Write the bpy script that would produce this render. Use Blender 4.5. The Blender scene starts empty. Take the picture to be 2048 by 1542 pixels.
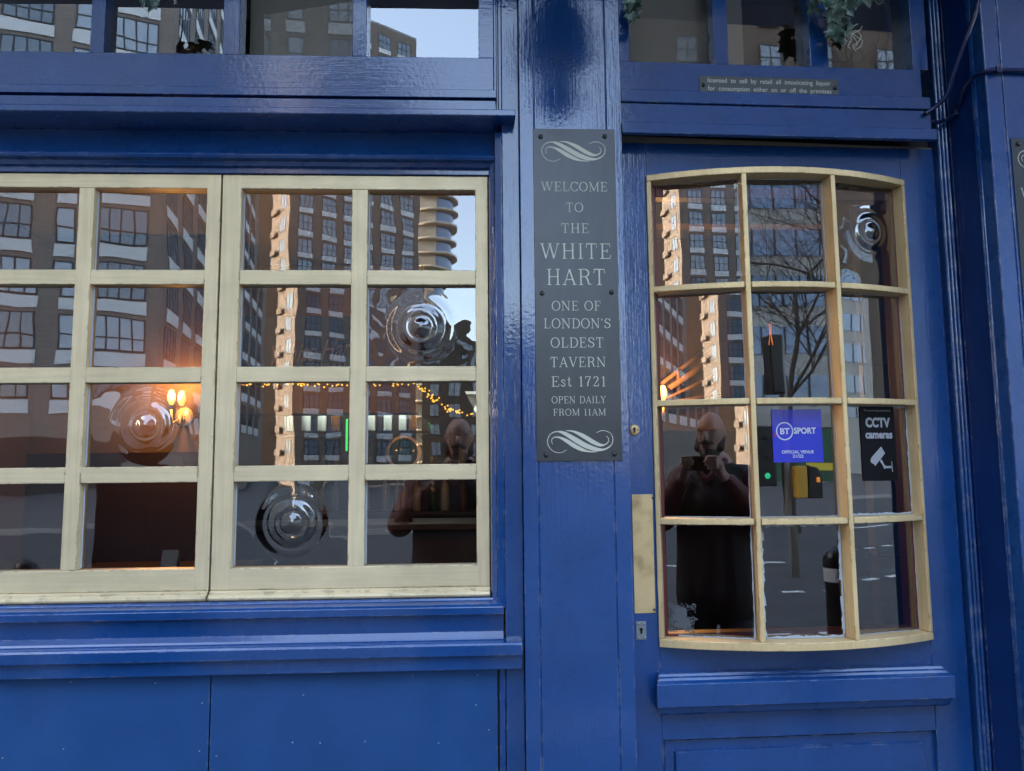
import bpy, bmesh, math, random
from mathutils import Vector, Matrix, Quaternion
random.seed(7)
SC = bpy.context.scene
COL = SC.collection
rad = math.radians

# ------------------------------------------------------------------ camera, sky, sun, exposure
CAM_POS = Vector((0.0, -1.87, 1.55))
YAW, PITCH, ROLL, FPX = rad(2.52), rad(5.82), rad(-0.52), 1500.0      # FPX: focal length in 2048-wide pixels
fwd = Vector((math.sin(YAW)*math.cos(PITCH), math.cos(YAW)*math.cos(PITCH), math.sin(PITCH)))
rgt0 = Vector((math.cos(YAW), -math.sin(YAW), 0)); up0 = rgt0.cross(fwd)
rgt = rgt0*math.cos(ROLL) + up0*math.sin(ROLL)
upv = -rgt0*math.sin(ROLL) + up0*math.cos(ROLL)
cam = bpy.data.cameras.new('camera'); camo = bpy.data.objects.new('camera', cam); COL.objects.link(camo)
camo.matrix_world = Matrix(((rgt.x, upv.x, -fwd.x, CAM_POS.x), (rgt.y, upv.y, -fwd.y, CAM_POS.y), (rgt.z, upv.z, -fwd.z, CAM_POS.z), (0, 0, 0, 1)))
cam.sensor_width = 36; cam.lens = FPX/2048*36; cam.clip_start = 0.05; cam.clip_end = 3000
SC.camera = camo

SUN_EL, TO_SUN = rad(17), Vector((-0.997, 0.06, 0)).normalized()
world = bpy.data.worlds.new('World'); SC.world = world; world.use_nodes = True
wn = world.node_tree.nodes; wl = world.node_tree.links
bg = wn['Background']; sky = wn.new('ShaderNodeTexSky'); sky.sky_type = 'NISHITA'; sky.sun_disc = False
sky.sun_elevation = SUN_EL; sky.sun_rotation = math.atan2(TO_SUN.x, TO_SUN.y); sky.dust_density = 2.6; sky.air_density = 1.0; sky.ozone_density = 1.2
hs = wn.new('ShaderNodeHueSaturation'); hs.inputs['Saturation'].default_value = 0.82; wl.new(sky.outputs[0], hs.inputs['Color']); wl.new(hs.outputs[0], bg.inputs[0]); bg.inputs[1].default_value = 0.15
sl = bpy.data.lights.new('sun', 'SUN'); sl.energy = 2.1; sl.angle = rad(0.5); sl.color = (1.0, 0.83, 0.60)
so = bpy.data.objects.new('sun', sl); COL.objects.link(so)
ts = Vector((TO_SUN.x*math.cos(SUN_EL), TO_SUN.y*math.cos(SUN_EL), math.sin(SUN_EL)))
so.rotation_euler = ts.to_track_quat('Z', 'Y').to_euler()
SC.view_settings.view_transform = 'Standard'; SC.view_settings.look = 'None'; SC.view_settings.gamma = 1
SC.view_settings.exposure = 3.9
SC.cycles.max_bounces = 10; SC.cycles.transparent_max_bounces = 16; SC.cycles.glossy_bounces = 5; SC.cycles.caustics_reflective = False

# ------------------------------------------------------------------ where a line of sight meets a plane of the place
def ray(px, py): return fwd + rgt*((px-1024)/FPX) - upv*((py-771)/FPX)
def hit(px, py, pt, n):
    d = ray(px, py); t = (Vector(pt)-CAM_POS).dot(n)/d.dot(n); return CAM_POS + d*t
class Frame:                                    # an upright plane: x along it, y into the wall, z up
    def __init__(s, org, a): s.o = Vector(org); s.a = a; s.ex = Vector((math.cos(a), math.sin(a), 0)); s.ey = Vector((-math.sin(a), math.cos(a), 0))
    def w(s, x, y, z): return s.o + s.ex*x + s.ey*y + Vector((0, 0, z))
    def at(s, px, py, d):
        p = hit(px, py, s.o + s.ey*d, s.ey) - s.o; return p.dot(s.ex), p.z
    def X(s, d, *pts): return sum(s.at(p[0], p[1], d)[0] for p in pts)/len(pts)
    def Z(s, d, *pts): return sum(s.at(p[0], p[1], d)[1] for p in pts)/len(pts)
F1 = Frame((0, 0, 0), 0.0)
pv = hit(1262, 922, (0, 0, 0), Vector((0, 1, 0)))
F2 = Frame((pv.x, 0, 0), rad(1.61))

# ------------------------------------------------------------------ mesh collector
class MB:
    def __init__(s, fr=F1): s.v = []; s.f = []; s.fr = fr; s.smooth = []
    def add(s, vs, fs, sm=False, local=True):
        b = len(s.v); s.v += [s.fr.w(*p) if local else Vector(p) for p in vs]
        s.f += [tuple(i+b for i in f) for f in fs]; s.smooth += [sm]*len(fs)
    def box(s, x0, x1, y0, y1, z0, z1):
        x0, x1 = sorted((x0, x1)); y0, y1 = sorted((y0, y1)); z0, z1 = sorted((z0, z1))
        s.add([(x0,y0,z0),(x1,y0,z0),(x1,y1,z0),(x0,y1,z0),(x0,y0,z1),(x1,y0,z1),(x1,y1,z1),(x0,y1,z1)],
              [(0,1,5,4),(1,2,6,5),(2,3,7,6),(3,0,4,7),(4,5,6,7),(3,2,1,0)]); return s
    def prism(s, prof, axis, a, b):                  # prof: closed polygon; axis 'x': (y,z) pairs; 'z': (x,y); 'y': (x,z)
        n = len(prof); vs = []
        for t in (a, b):
            for p in prof:
                vs.append((t, p[0], p[1]) if axis == 'x' else (p[0], p[1], t) if axis == 'z' else (p[0], t, p[1]))
        fs = [(i, (i+1) % n, n+(i+1) % n, n+i) for i in range(n)] + [tuple(range(n))[::-1], tuple(range(n, 2*n))]
        s.add(vs, fs); return s
    def tube(s, pts, r, seg=8, caps=True, local=True):
        pts = [Vector(p) for p in pts]; n = len(pts); rs = r if isinstance(r, (list, tuple)) else [r]*n
        t0 = (pts[1]-pts[0]).normalized(); u = t0.orthogonal().normalized(); vs = []; fs = []
        for i, p in enumerate(pts):
            t = (pts[min(i+1, n-1)]-pts[max(i-1, 0)]).normalized()
            u = (u - t*u.dot(t)); u = u.normalized() if u.length > 1e-6 else t.orthogonal().normalized(); w = t.cross(u)
            for k in range(seg):
                a = 2*math.pi*k/seg; vs.append(tuple(p + (u*math.cos(a)+w*math.sin(a))*rs[i]))
        for i in range(n-1):
            for k in range(seg):
                k2 = (k+1) % seg; fs.append((i*seg+k, i*seg+k2, (i+1)*seg+k2, (i+1)*seg+k))
        if caps: fs += [tuple(range(seg))[::-1], tuple(range((n-1)*seg, n*seg))]
        s.add(vs, fs, True, local); return s
    def lathe(s, prof, c, seg=20, axis='z', local=True):   # prof: (r, h)
        vs = []; fs = []; m = len(prof)
        for k in range(seg):
            a = 2*math.pi*k/seg
            for r, h in prof:
                q = (r*math.cos(a), r*math.sin(a))
                vs.append((c[0]+q[0], c[1]+q[1], c[2]+h) if axis == 'z' else (c[0]+q[0], c[1]+h, c[2]+q[1]))
        for k in range(seg):
            k2 = (k+1) % seg
            for i in range(m-1):
                f = (k*m+i, k2*m+i, k2*m+i+1, k*m+i+1); fs.append(f if axis == 'z' else f[::-1])
        s.add(vs, fs, True, local); return s
    def ball(s, c, r, sx=1, sy=1, sz=1, seg=16, rings=10, local=True):
        vs = []; fs = []
        for i in range(rings+1):
            th = math.pi*i/rings
            for k in range(seg):
                a = 2*math.pi*k/seg
                vs.append((c[0]+r*sx*math.sin(th)*math.cos(a), c[1]+r*sy*math.sin(th)*math.sin(a), c[2]-r*sz*math.cos(th)))
        for i in range(rings):
            for k in range(seg):
                k2 = (k+1) % seg; fs.append((i*seg+k, i*seg+k2, (i+1)*seg+k2, (i+1)*seg+k))
        s.add(vs, fs, True, local); return s
    def build(s, name, mat, parent=None, bevel=0, label=None):
        me = bpy.data.meshes.new(name); me.from_pydata([tuple(v) for v in s.v], [], s.f)
        me.polygons.foreach_set('use_smooth', s.smooth); me.materials.append(mat)
        bm = bmesh.new(); bm.from_mesh(me); bmesh.ops.remove_doubles(bm, verts=bm.verts, dist=1e-6)
        bmesh.ops.recalc_face_normals(bm, faces=bm.faces); bm.to_mesh(me); bm.free(); me.update()
        o = bpy.data.objects.new(name, me); COL.objects.link(o)
        if parent is not None: attach(o, parent)
        if bevel:
            b = o.modifiers.new('bevel', 'BEVEL'); b.width = bevel; b.segments = 2; b.limit_method = 'ANGLE'; b.angle_limit = rad(40)
        if label: o['label'] = label
        return o
def attach(o, parent):
    o.parent = parent
    m = Matrix.Translation(parent.location); q = parent.parent
    while q is not None: m = Matrix.Translation(q.location) if q.type == 'EMPTY' else m; q = q.parent
    if parent.type == 'EMPTY': o.matrix_parent_inverse = Matrix.Translation(parent.location).inverted()
    # mesh parents made by MB sit at the origin of their own coordinates: nothing to undo
    elif parent.parent is not None and parent.parent.type == 'EMPTY': o.matrix_parent_inverse = Matrix.Identity(4)
def tag(o, label=None, cat=None, group=None, kind=None):
    if label: o['label'] = label
    if cat: o['category'] = cat
    if group: o['group'] = group
    if kind: o['kind'] = kind
    return o
def thing(name, loc, label, cat, group=None):
    o = bpy.data.objects.new(name, None); COL.objects.link(o); o.location = loc; o.empty_display_size = 0.1
    return tag(o, label, cat, group)
def copy_tree(o, parent=None):
    c = o.copy(); COL.objects.link(c)
    if parent is not None: c.parent = parent
    for ch in list(o.children): copy_tree(ch, c)
    return c

# ------------------------------------------------------------------ materials
def mat(name, col=(0.5, 0.5, 0.5), rough=0.5, metal=0.0, spec=0.5, emit=None, estr=0):
    m = bpy.data.materials.new(name); m.use_nodes = True; b = m.node_tree.nodes['Principled BSDF']
    b.inputs['Base Color'].default_value = (*col, 1); b.inputs['Roughness'].default_value = rough; b.inputs['Metallic'].default_value = metal
    b.inputs['Specular IOR Level'].default_value = spec
    if emit: b.inputs['Emission Color'].default_value = (*emit, 1); b.inputs['Emission Strength'].default_value = estr
    return m
def nd(m, t, **kw):
    n = m.node_tree.nodes.new(t)
    for k, v in kw.items(): setattr(n, k, v)
    return n
def lk(m, a, b): m.node_tree.links.new(a, b)
def noise(m, scale, vec_scale=(1, 1, 1), detail=4, rough=0.55):
    tc = nd(m, 'ShaderNodeTexCoord'); mp = nd(m, 'ShaderNodeMapping'); mp.inputs['Scale'].default_value = vec_scale
    n = nd(m, 'ShaderNodeTexNoise'); n.inputs['Scale'].default_value = scale; n.inputs['Detail'].default_value = detail; n.inputs['Roughness'].default_value = rough
    lk(m, tc.outputs['Object'], mp.inputs[0]); lk(m, mp.outputs[0], n.inputs[0]); return n.outputs[0]
def ramp(m, fac, stops):
    r = nd(m, 'ShaderNodeValToRGB'); e = r.color_ramp.elements
    while len(e) < len(stops): e.new(0.5)
    for x, (p, c) in zip(e, stops): x.position = p; x.color = (*c, 1) if len(c) == 3 else c
    lk(m, fac, r.inputs[0]); return r.outputs[0]
def bump(m, height, strength, dist, prev=None):
    b = nd(m, 'ShaderNodeBump'); b.inputs['Strength'].default_value = strength; b.inputs['Distance'].default_value = dist
    lk(m, height, b.inputs['Height'])
    if prev is not None: lk(m, prev, b.inputs['Normal'])
    return b.outputs[0]
def P(m): return m.node_tree.nodes['Principled BSDF']
def paint(name, c0, c1, grain, rough=0.27, brush=1.0, lump=1.0, coat=1.0):
    m = mat(name, c0, rough, 0, 0.12)
    fac = noise(m, 7, (1, 1, 1), 6); base = ramp(m, fac, [(0.3, tuple(c*.93 for c in c0)), (0.7, tuple(c*1.05 for c in c1))])
    chip = ramp(m, noise(m, 38, (1, 1, 1.6) if grain == 'v' else (1.6, 1, 1), 5, 0.75), [(0.70, (0, 0, 0)), (0.715, (1, 1, 1))])
    bv = nd(m, 'ShaderNodeBevel', samples=4); bv.inputs[0].default_value = 0.005; ge = nd(m, 'ShaderNodeNewGeometry'); dt = nd(m, 'ShaderNodeVectorMath', operation='DOT_PRODUCT')
    lk(m, bv.outputs[0], dt.inputs[0]); lk(m, ge.outputs['Normal'], dt.inputs[1]); ed = ramp(m, dt.outputs['Value'], [(0.965, (1, 1, 1)), (0.992, (0, 0, 0))])
    wr = ramp(m, noise(m, 26, (1, 1, 1), 5, 0.7), [(0.52, (0, 0, 0)), (0.60, (1, 1, 1))])
    em_ = nd(m, 'ShaderNodeMath', operation='MULTIPLY'); lk(m, ed, em_.inputs[0]); lk(m, wr, em_.inputs[1])
    mxm = nd(m, 'ShaderNodeMath', operation='MAXIMUM'); lk(m, em_.outputs[0], mxm.inputs[0]); lk(m, chip, mxm.inputs[1]); chip = mxm.outputs[0]
    cm = nd(m, 'ShaderNodeMix', data_type='RGBA'); lk(m, chip, cm.inputs[0]); lk(m, base, cm.inputs[6]); cm.inputs[7].default_value = (*[min(1, .25*c+.75*(c*.5+.16)) for c in c1], 1) if c0[2] > c0[0] else (*[c*.45 for c in c0], 1)
    lk(m, cm.outputs[2], P(m).inputs['Base Color'])
    g = {'v': (220, 220, 9), 'h': (9, 220, 220)}[grain]
    b1 = bump(m, noise(m, 1, g, 3), 0.34*brush, 0.0009)
    b2 = bump(m, noise(m, 95, (1, 1, 1), 3), 0.24*lump, 0.0013, b1)
    b3 = bump(m, noise(m, 9, (1, 1, 1), 2), 0.10*lump, 0.004, b2)
    lk(m, b3, P(m).inputs['Normal'])
    rr = noise(m, 24, (1, 1, 1), 4); mr = nd(m, 'ShaderNodeMapRange'); lk(m, rr, mr.inputs[0])
    mr.inputs['To Min'].default_value = rough*0.7; mr.inputs['To Max'].default_value = rough*1.45; lk(m, mr.outputs[0], P(m).inputs['Roughness'])
    P(m).inputs['Coat Weight'].default_value = coat; P(m).inputs['Coat Roughness'].default_value = 0.06; P(m).inputs['Coat IOR'].default_value = 1.62
    lk(m, b3, P(m).inputs['Coat Normal'])
    return m
BLUE0, BLUE1 = (0.0070, 0.052, 0.190), (0.0088, 0.059, 0.216)
M = {}
M['blue_v'] = paint('blue gloss paint brushed upright', BLUE0, BLUE1, 'v')
M['blue_h'] = paint('blue gloss paint brushed sideways', BLUE0, BLUE1, 'h')
M['blue_flat'] = paint('blue satin paint', (0.0185, 0.068, 0.203), (0.0205, 0.074, 0.220), 'h', 0.42, 0.3, 0.35, 0.15)
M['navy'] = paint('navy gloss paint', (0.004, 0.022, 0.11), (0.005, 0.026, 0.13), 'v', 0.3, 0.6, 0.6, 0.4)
def goldp(name, c0, c1, grain):
    m = paint(name, c0, c1, grain, 0.42, 0.7, 0.9, 0.0); P(m).inputs['Metallic'].default_value = 0.30
    g = {'v': (140, 140, 5), 'h': (5, 140, 140)}[grain]
    streak = ramp(m, noise(m, 1, g, 5), [(0.35, (0.62, 0.64, 0.62)), (0.62, (1, 1, 1))])
    old = P(m).inputs['Base Color'].links[0].from_socket
    mx = nd(m, 'ShaderNodeMix', data_type='RGBA', blend_type='MULTIPLY'); mx.inputs[0].default_value = 0.26
    lk(m, old, mx.inputs[6]); lk(m, streak, mx.inputs[7]); lk(m, mx.outputs[2], P(m).inputs['Base Color']); return m
M['gold_h'] = goldp('champagne gold paint sideways', (0.73, 0.595, 0.375), (0.80, 0.655, 0.415), 'h')
M['gold_v'] = goldp('champagne gold paint upright', (0.73, 0.595, 0.375), (0.80, 0.655, 0.415), 'v')
M['gold_d'] = goldp('warm gold paint', (0.72, 0.53, 0.275), (0.79, 0.59, 0.315), 'v')
def glass(name, refl, tint=(0.93, 0.95, 0.96), wave=0.25, wscale=7, rough=0.0):
    m = bpy.data.materials.new(name); m.use_nodes = True; m.node_tree.nodes.remove(P(m)); out = m.node_tree.nodes['Material Output']
    g = nd(m, 'ShaderNodeBsdfGlossy'); g.inputs['Roughness'].default_value = rough; g.inputs['Color'].default_value = (0.96, 0.98, 1, 1)
    t = nd(m, 'ShaderNodeBsdfTransparent'); t.inputs[0].default_value = (*tint, 1)
    if wave:
        lk(m, bump(m, noise(m, wscale, (1, 1, 1), 1, 0.3), wave, 0.0012), g.inputs['Normal'])
    fr = nd(m, 'ShaderNodeFresnel'); fr.inputs[0].default_value = 1.5
    ad = nd(m, 'ShaderNodeMath', operation='ADD', use_clamp=True); ad.inputs[1].default_value = refl-0.04; lk(m, fr.outputs[0], ad.inputs[0])
    x = nd(m, 'ShaderNodeMixShader'); lk(m, ad.outputs[0], x.inputs[0]); lk(m, t.outputs[0], x.inputs[1]); lk(m, g.outputs[0], x.inputs[2])
    lk(m, x.outputs[0], out.inputs[0]); return m
M['glass'] = glass('old window glass', 0.14)
M['glass_door'] = glass('door glass', 0.16, wave=0.12)
M['glass_top'] = glass('transom glass', 0.175, wave=0.15)
M['bullseye'] = glass('bullseye glass', 0.15, (0.66, 0.70, 0.70), wave=0.5, wscale=16)
M['glass_dull'] = glass('dull transom glass', 0.05, wave=0.1)
M['blind'] = mat('olive brown blind', (0.22, 0.19, 0.155), 0.8)
M['putty'] = mat('smeared white putty', (0.42, 0.47, 0.53), 0.6)
M['plate'] = mat('slate grey engraved metal', (0.055, 0.062, 0.075), 0.30, 0.15, 0.6)
lk(M['plate'], ramp(M['plate'], noise(M['plate'], 30, (1, 1, 0.3), 5), [(0.3, (0.020, 0.023, 0.030)), (0.7, (0.031, 0.036, 0.045))]), P(M['plate']).inputs['Base Color'])
M['letter'] = mat('pale inlaid lettering', (0.56, 0.555, 0.45), 0.6)
M['screw'] = mat('black painted screw', (0.012, 0.013, 0.018), 0.3)
M['brass'] = mat('brass plate', (0.60, 0.42, 0.19), 0.34, 0.25)
lk(M['brass'], ramp(M['brass'], noise(M['brass'], 14, (1, 1, 1), 6), [(0.30, (0.42, 0.28, 0.13)), (0.45, (0.70, 0.49, 0.23)), (0.75, (0.80, 0.58, 0.29))]), P(M['brass']).inputs['Base Color'])
M['steel'] = mat('scuffed steel', (0.3, 0.32, 0.34), 0.32, 0.7)
M['black'] = mat('black', (0.006, 0.006, 0.008), 0.6)
M['hole'] = mat('keyhole dark', (0.002, 0.002, 0.002), 0.9)
M['plaque'] = mat('weathered bronze plaque', (0.07, 0.074, 0.072), 0.5, 0.4)
M['plaque_text'] = mat('worn raised letters', (0.50, 0.50, 0.44), 0.5, 0.2)
M['bareboard'] = mat('bare pale timber edge', (0.18, 0.155, 0.115), 0.8)
M['cctv'] = mat('black sticker', (0.003, 0.003, 0.004), 0.5, 0, 0.2)
M['white_ink'] = mat('white print', (0.36, 0.365, 0.385), 0.5)
M['violet'] = mat('violet blue window sticker', (0.018, 0.022, 0.50), 0.4)
P(M['violet']).inputs['Coat Weight'].default_value = 1; P(M['violet']).inputs['Coat Roughness'].default_value = 0.02; P(M['violet']).inputs['Coat IOR'].default_value = 1.55
M['bright_ink'] = mat('bright white print', (0.6, 0.61, 0.63), 0.5)
M['pink'] = mat('pink print', (0.42, 0.01, 0.06), 0.5)
M['red'] = mat('dark red gloss woodwork', (0.11, 0.008, 0.010), 0.4)
M['cable'] = paint('painted over cable', (0.004, 0.011, 0.055), (0.005, 0.014, 0.065), 'v', 0.3, 0.3, 0.5, 0.3)
M['ivy'] = mat('artificial ivy leaf', (0.05, 0.10, 0.07), 0.45)
lk(M['ivy'], ramp(M['ivy'], noise(M['ivy'], 40, (1, 1, 1), 3), [(0.35, (0.012, 0.035, 0.024)), (0.55, (0.09, 0.15, 0.12)), (0.7, (0.36, 0.42, 0.36))]), P(M['ivy']).inputs['Base Color'])
M['tendril'] = mat('pale tendril', (0.5, 0.52, 0.45), 0.6)
def brick(name, c1, c2, mortar):
    m = mat(name, c1, 0.85, 0, 0.2); tc = nd(m, 'ShaderNodeTexCoord'); sx = nd(m, 'ShaderNodeSeparateXYZ'); cb = nd(m, 'ShaderNodeCombineXYZ')
    lk(m, tc.outputs['Object'], sx.inputs[0]); ad = nd(m, 'ShaderNodeMath', operation='ADD'); lk(m, sx.outputs[0], ad.inputs[0]); lk(m, sx.outputs[1], ad.inputs[1])
    lk(m, ad.outputs[0], cb.inputs[0]); lk(m, sx.outputs[2], cb.inputs[1])
    b = nd(m, 'ShaderNodeTexBrick'); b.inputs['Color1'].default_value = (*c1, 1); b.inputs['Color2'].default_value = (*c2, 1); b.inputs['Mortar'].default_value = (*mortar, 1)
    b.inputs['Scale'].default_value = 1.0; b.inputs['Brick Width'].default_value = 0.45; b.inputs['Row Height'].default_value = 0.15; b.inputs['Mortar Size'].default_value = 0.018
    lk(m, cb.outputs[0], b.inputs[0]); lk(m, b.outputs[0], P(m).inputs['Base Color']); return m
M['brickA'] = brick('brown grey brick', (0.215, 0.175, 0.152), (0.26, 0.21, 0.18), (0.26, 0.24, 0.22))
M['brickB'] = brick('tan brick', (0.19, 0.15, 0.125), (0.235, 0.185, 0.15), (0.24, 0.20, 0.18))
M['brickE'] = brick('dark brown brick', (0.085, 0.066, 0.055), (0.105, 0.082, 0.068), (0.11, 0.095, 0.085))
M['brickF'] = brick('yellow brown brick', (0.16, 0.12, 0.085), (0.20, 0.15, 0.11), (0.2, 0.17, 0.14))
M['white_band'] = mat('white cladding', (0.72, 0.72, 0.72), 0.6)
M['dark_frame'] = mat('dark window frame', (0.02, 0.022, 0.026), 0.5)
M['bpane'] = mat('far window pane', (0.16, 0.20, 0.25), 0.08, 0, 1.0)  # pale blue base colour stands in for mirrored sky
M['bpane2'] = mat('far window pane with painted sky sheen', (0.40, 0.46, 0.54), 0.2, 0, 0.8)  # paler base colour, again painting in the mirrored sky
M['beige'] = mat('cream render', (0.62, 0.55, 0.44), 0.7)
M['bluepane'] = mat('blue office glass', (0.09, 0.16, 0.30), 0.1, 0, 1.0)
M['palewall'] = mat('pale stone cladding', (0.30, 0.30, 0.295), 0.7)
M['stonegrey'] = mat('grey stone', (0.25, 0.24, 0.23), 0.8)
M['asphalt'] = mat('asphalt', (0.05, 0.052, 0.056), 0.85)
lk(M['asphalt'], ramp(M['asphalt'], noise(M['asphalt'], 3, (1, 1, 1), 8), [(0.3, (0.040, 0.042, 0.046)), (0.7, (0.075, 0.078, 0.082))]), P(M['asphalt']).inputs['Base Color'])
M['paving'] = mat('grey paving', (0.095, 0.093, 0.092), 0.8)
M['kerb'] = mat('granite kerb', (0.28, 0.27, 0.265), 0.8)
M['roadpaint'] = mat('white road paint', (0.7, 0.7, 0.68), 0.6)
M['bark'] = mat('dark bark', (0.045, 0.036, 0.03), 0.9)
M['skin'] = mat('skin', (0.50, 0.29, 0.215), 0.45)
M['jacket'] = mat('black jacket', (0.022, 0.021, 0.022), 0.75)
M['sleeve'] = mat('maroon sleeve', (0.13, 0.03, 0.028), 0.6)
M['beard'] = mat('grey brown beard', (0.11, 0.085, 0.07), 0.9)
M['jeans'] = mat('dark trousers', (0.018, 0.02, 0.028), 0.85)
M['dkmetal'] = mat('black painted metal', (0.010, 0.010, 0.012), 0.35)
M['yellow'] = mat('yellow plastic', (0.62, 0.36, 0.05), 0.5)
M['orange_on'] = mat('orange lit lamp', (0.9, 0.3, 0.02), 0.4, emit=(1, 0.32, 0.03), estr=0.14)
M['green_on'] = mat('green lit lamp', (0.02, 0.6, 0.25), 0.4, emit=(0.05, 1, 0.45), estr=0.14)
M['shopgreen'] = mat('dark green shopfront', (0.015, 0.07, 0.035), 0.4)
M['shopyellow'] = mat('yellow shopfront trim', (0.55, 0.42, 0.03), 0.5)
M['shopred'] = mat('red shopfront trim', (0.32, 0.03, 0.03), 0.5)
M['opal'] = mat('frosted lantern glass', (0.80, 0.82, 0.74), 0.4)
om = M['opal']; tl0 = nd(om, 'ShaderNodeBsdfTranslucent'); tl0.inputs[0].default_value = (.9, .92, .86, 1); mx0 = nd(om, 'ShaderNodeMixShader'); mx0.inputs[0].default_value = .75
lk(om, P(om).outputs[0], mx0.inputs[1]); lk(om, tl0.outputs[0], mx0.inputs[2]); lk(om, mx0.outputs[0], om.node_tree.nodes['Material Output'].inputs[0])
M['wall_in'] = mat('interior plaster in dark ochre', (0.11, 0.06, 0.03), 0.8)
M['wall_dark'] = mat('interior dark panelling', (0.026, 0.012, 0.011), 0.5)
M['wall_grey'] = mat('interior grey partition', (0.13, 0.128, 0.122), 0.7)
M['olive'] = mat('interior olive brown board', (0.085, 0.074, 0.060), 0.8)
M['ceil'] = mat('interior ceiling', (0.04, 0.03, 0.022), 0.8)
M['floor_in'] = mat('interior floor boards', (0.05, 0.024, 0.014), 0.35)
M['wood'] = mat('dark bar wood', (0.022, 0.010, 0.007), 0.4)
M['bulb'] = mat('lit bulb', (1, 0.6, 0.2), 0.4, emit=(1, 0.52, 0.12), estr=0.16)
M['fairy'] = mat('lit fairy bulb', (1, 0.6, 0.1), 0.4, emit=(1, 0.55, 0.06), estr=0.085)
M['filament'] = mat('glowing filament', (1, 0.3, 0.05), 0.4, emit=(1, 0.20, 0.02), estr=0.055)
M['neon'] = mat('green neon tube', (0.1, 0.9, 0.3), 0.4, emit=(0.06, 1, 0.22), estr=0.06)
M['bottle_g'] = mat('green bottle glass', (0.012, 0.05, 0.022), 0.08)
M['bottle_b'] = mat('brown bottle glass', (0.09, 0.035, 0.01), 0.08)
M['bottle_c'] = mat('clear bottle glass', (0.30, 0.33, 0.32), 0.08)
M['stripl'] = mat('shelf strip light', (1, 1, .9), .5, emit=(.95, 1, .85), estr=.05)
M['paper'] = mat('paper', (0.28, 0.27, 0.25), 0.8)
M['signtext'] = mat('faded copper script', (0.40, 0.17, 0.075), 0.6)
M['stain'] = mat('sticker residue', (0.10, 0.105, 0.115), 0.8)

# ================================================================== THE PUB FRONT
pub = thing('pub_building', (0, 0, 0), 'old pub front in glossy royal blue woodwork with champagne gold glazing bars', 'building')
X1, Z1, X2, Z2 = F1.X, F1.Z, F2.X, F2.Z
zTop, zBot = 3.25, -0.0
xL = -2.05                                            # left end of what is built

# depths (y, negative = towards the street)
D_PIL, D_POST, D_CAS, D_LEDGE, D_RAIL = -0.030, 0.0, 0.052, -0.052, -0.012

# ---- pilaster with the sign
px0, px1 = X1(D_PIL, (1034.8, 0), (1055, 1542)), X1(D_PIL, (1239, 140), (1275.7, 1542))
g0, g1 = X1(D_PIL, (1067, 200), (1083, 1400)), X1(D_PIL, (1210, 100), (1239, 1450))
G_ = 0.0018; yq = D_PIL+0.003
p = MB(); p.prism([(px0, D_PIL), (g0-G_, D_PIL), (g0-G_*.6, yq), (g0+G_*.6, yq), (g0+G_, D_PIL+.0006), (g1-G_, D_PIL+.0006), (g1-G_*.6, yq), (g1+G_*.6, yq), (g1+G_, D_PIL), (px1, D_PIL), (px1, .25), (px0, .25)], 'z', zBot, zTop)
p.build('pilaster', M['blue_v'], pub, 0.0012)
# ---- narrow posts beside the window
qx0, qx1 = X1(D_POST, (1006, 300), (1009, 1250)), px0-0.0005
p = MB(); p.box(qx0, qx1, D_POST, 0.25, zBot, zTop)
p.build('window_post', M['blue_v'], pub, 0.002)
rx1 = qx0-0.0006; rx0 = X1(0.012, (990, 330), (995, 1200))
p = MB()
cx1 = X1(D_CAS-0.01, (976.5, 352), (981.5, 1197))
p.prism([(rx0, 0.012), (rx1, 0.006), (rx1, 0.2), (rx0, 0.2)], 'z', Z1(0.012, (1000, 1215)), Z1(0.0, (1000, 262)))
p.prism([(cx1+0.001, D_CAS-0.012), (cx1+0.004, 0.030), (rx0-0.004, 0.024), (rx0-0.001, 0.020), (rx0-0.001, 0.2), (cx1+0.001, 0.2)], 'z', Z1(0.03, (985, 1215)), Z1(0.03, (985, 326)))
p.build('window_reveal_bead', M['blue_v'], pub, 0.0015)

# ---- head of the window: ledge, soffit, cove, bead
xr = X1(D_LEDGE, (1031, 225)); xr2 = rx0-0.0008
zl0, zl1 = Z1(D_LEDGE, (0, 222), (1028, 230.5)), Z1(D_LEDGE, (0, 207), (985, 218))
p = MB(); p.box(xL, xr, D_LEDGE, 0.2, zl0, zl1); p.build('window_head_ledge', M['blue_h'], pub, 0.0025)
zc1 = zl0-0.0005; zc0 = Z1(0.03, (0, 308), (990, 313)); zb0 = Z1(0.03, (0, 319), (990, 323)); zs = Z1(D_CAS, (0, 346), (975, 353))
prof = [(0.2, zc1), (0.050, zc1)] + [(0.050-0.028*(1-math.cos(t*math.pi/2/8)), zc1-0.01-(zc1-0.01-zc0)*math.sin(t*math.pi/2/8)) for t in range(9)] + [(0.2, zc0)]
p = MB(); p.prism(prof, 'x', xL, xr2)
p.build('window_head_cove', M['blue_h'], pub, 0.001)
p = MB(); p.prism([(0.2, zc0-0.001), (0.012, zc0-0.001), (0.008, zc0-0.006), (0.012, zb0), (0.03, zb0-0.002), (0.034, zb0-0.012), (0.046, zb0-0.014), (0.046, zs+0.002), (0.2, zs+0.002)], 'x', xL, xr2)
p.build('window_head_bead', M['blue_h'], pub, 0.001)

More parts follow.
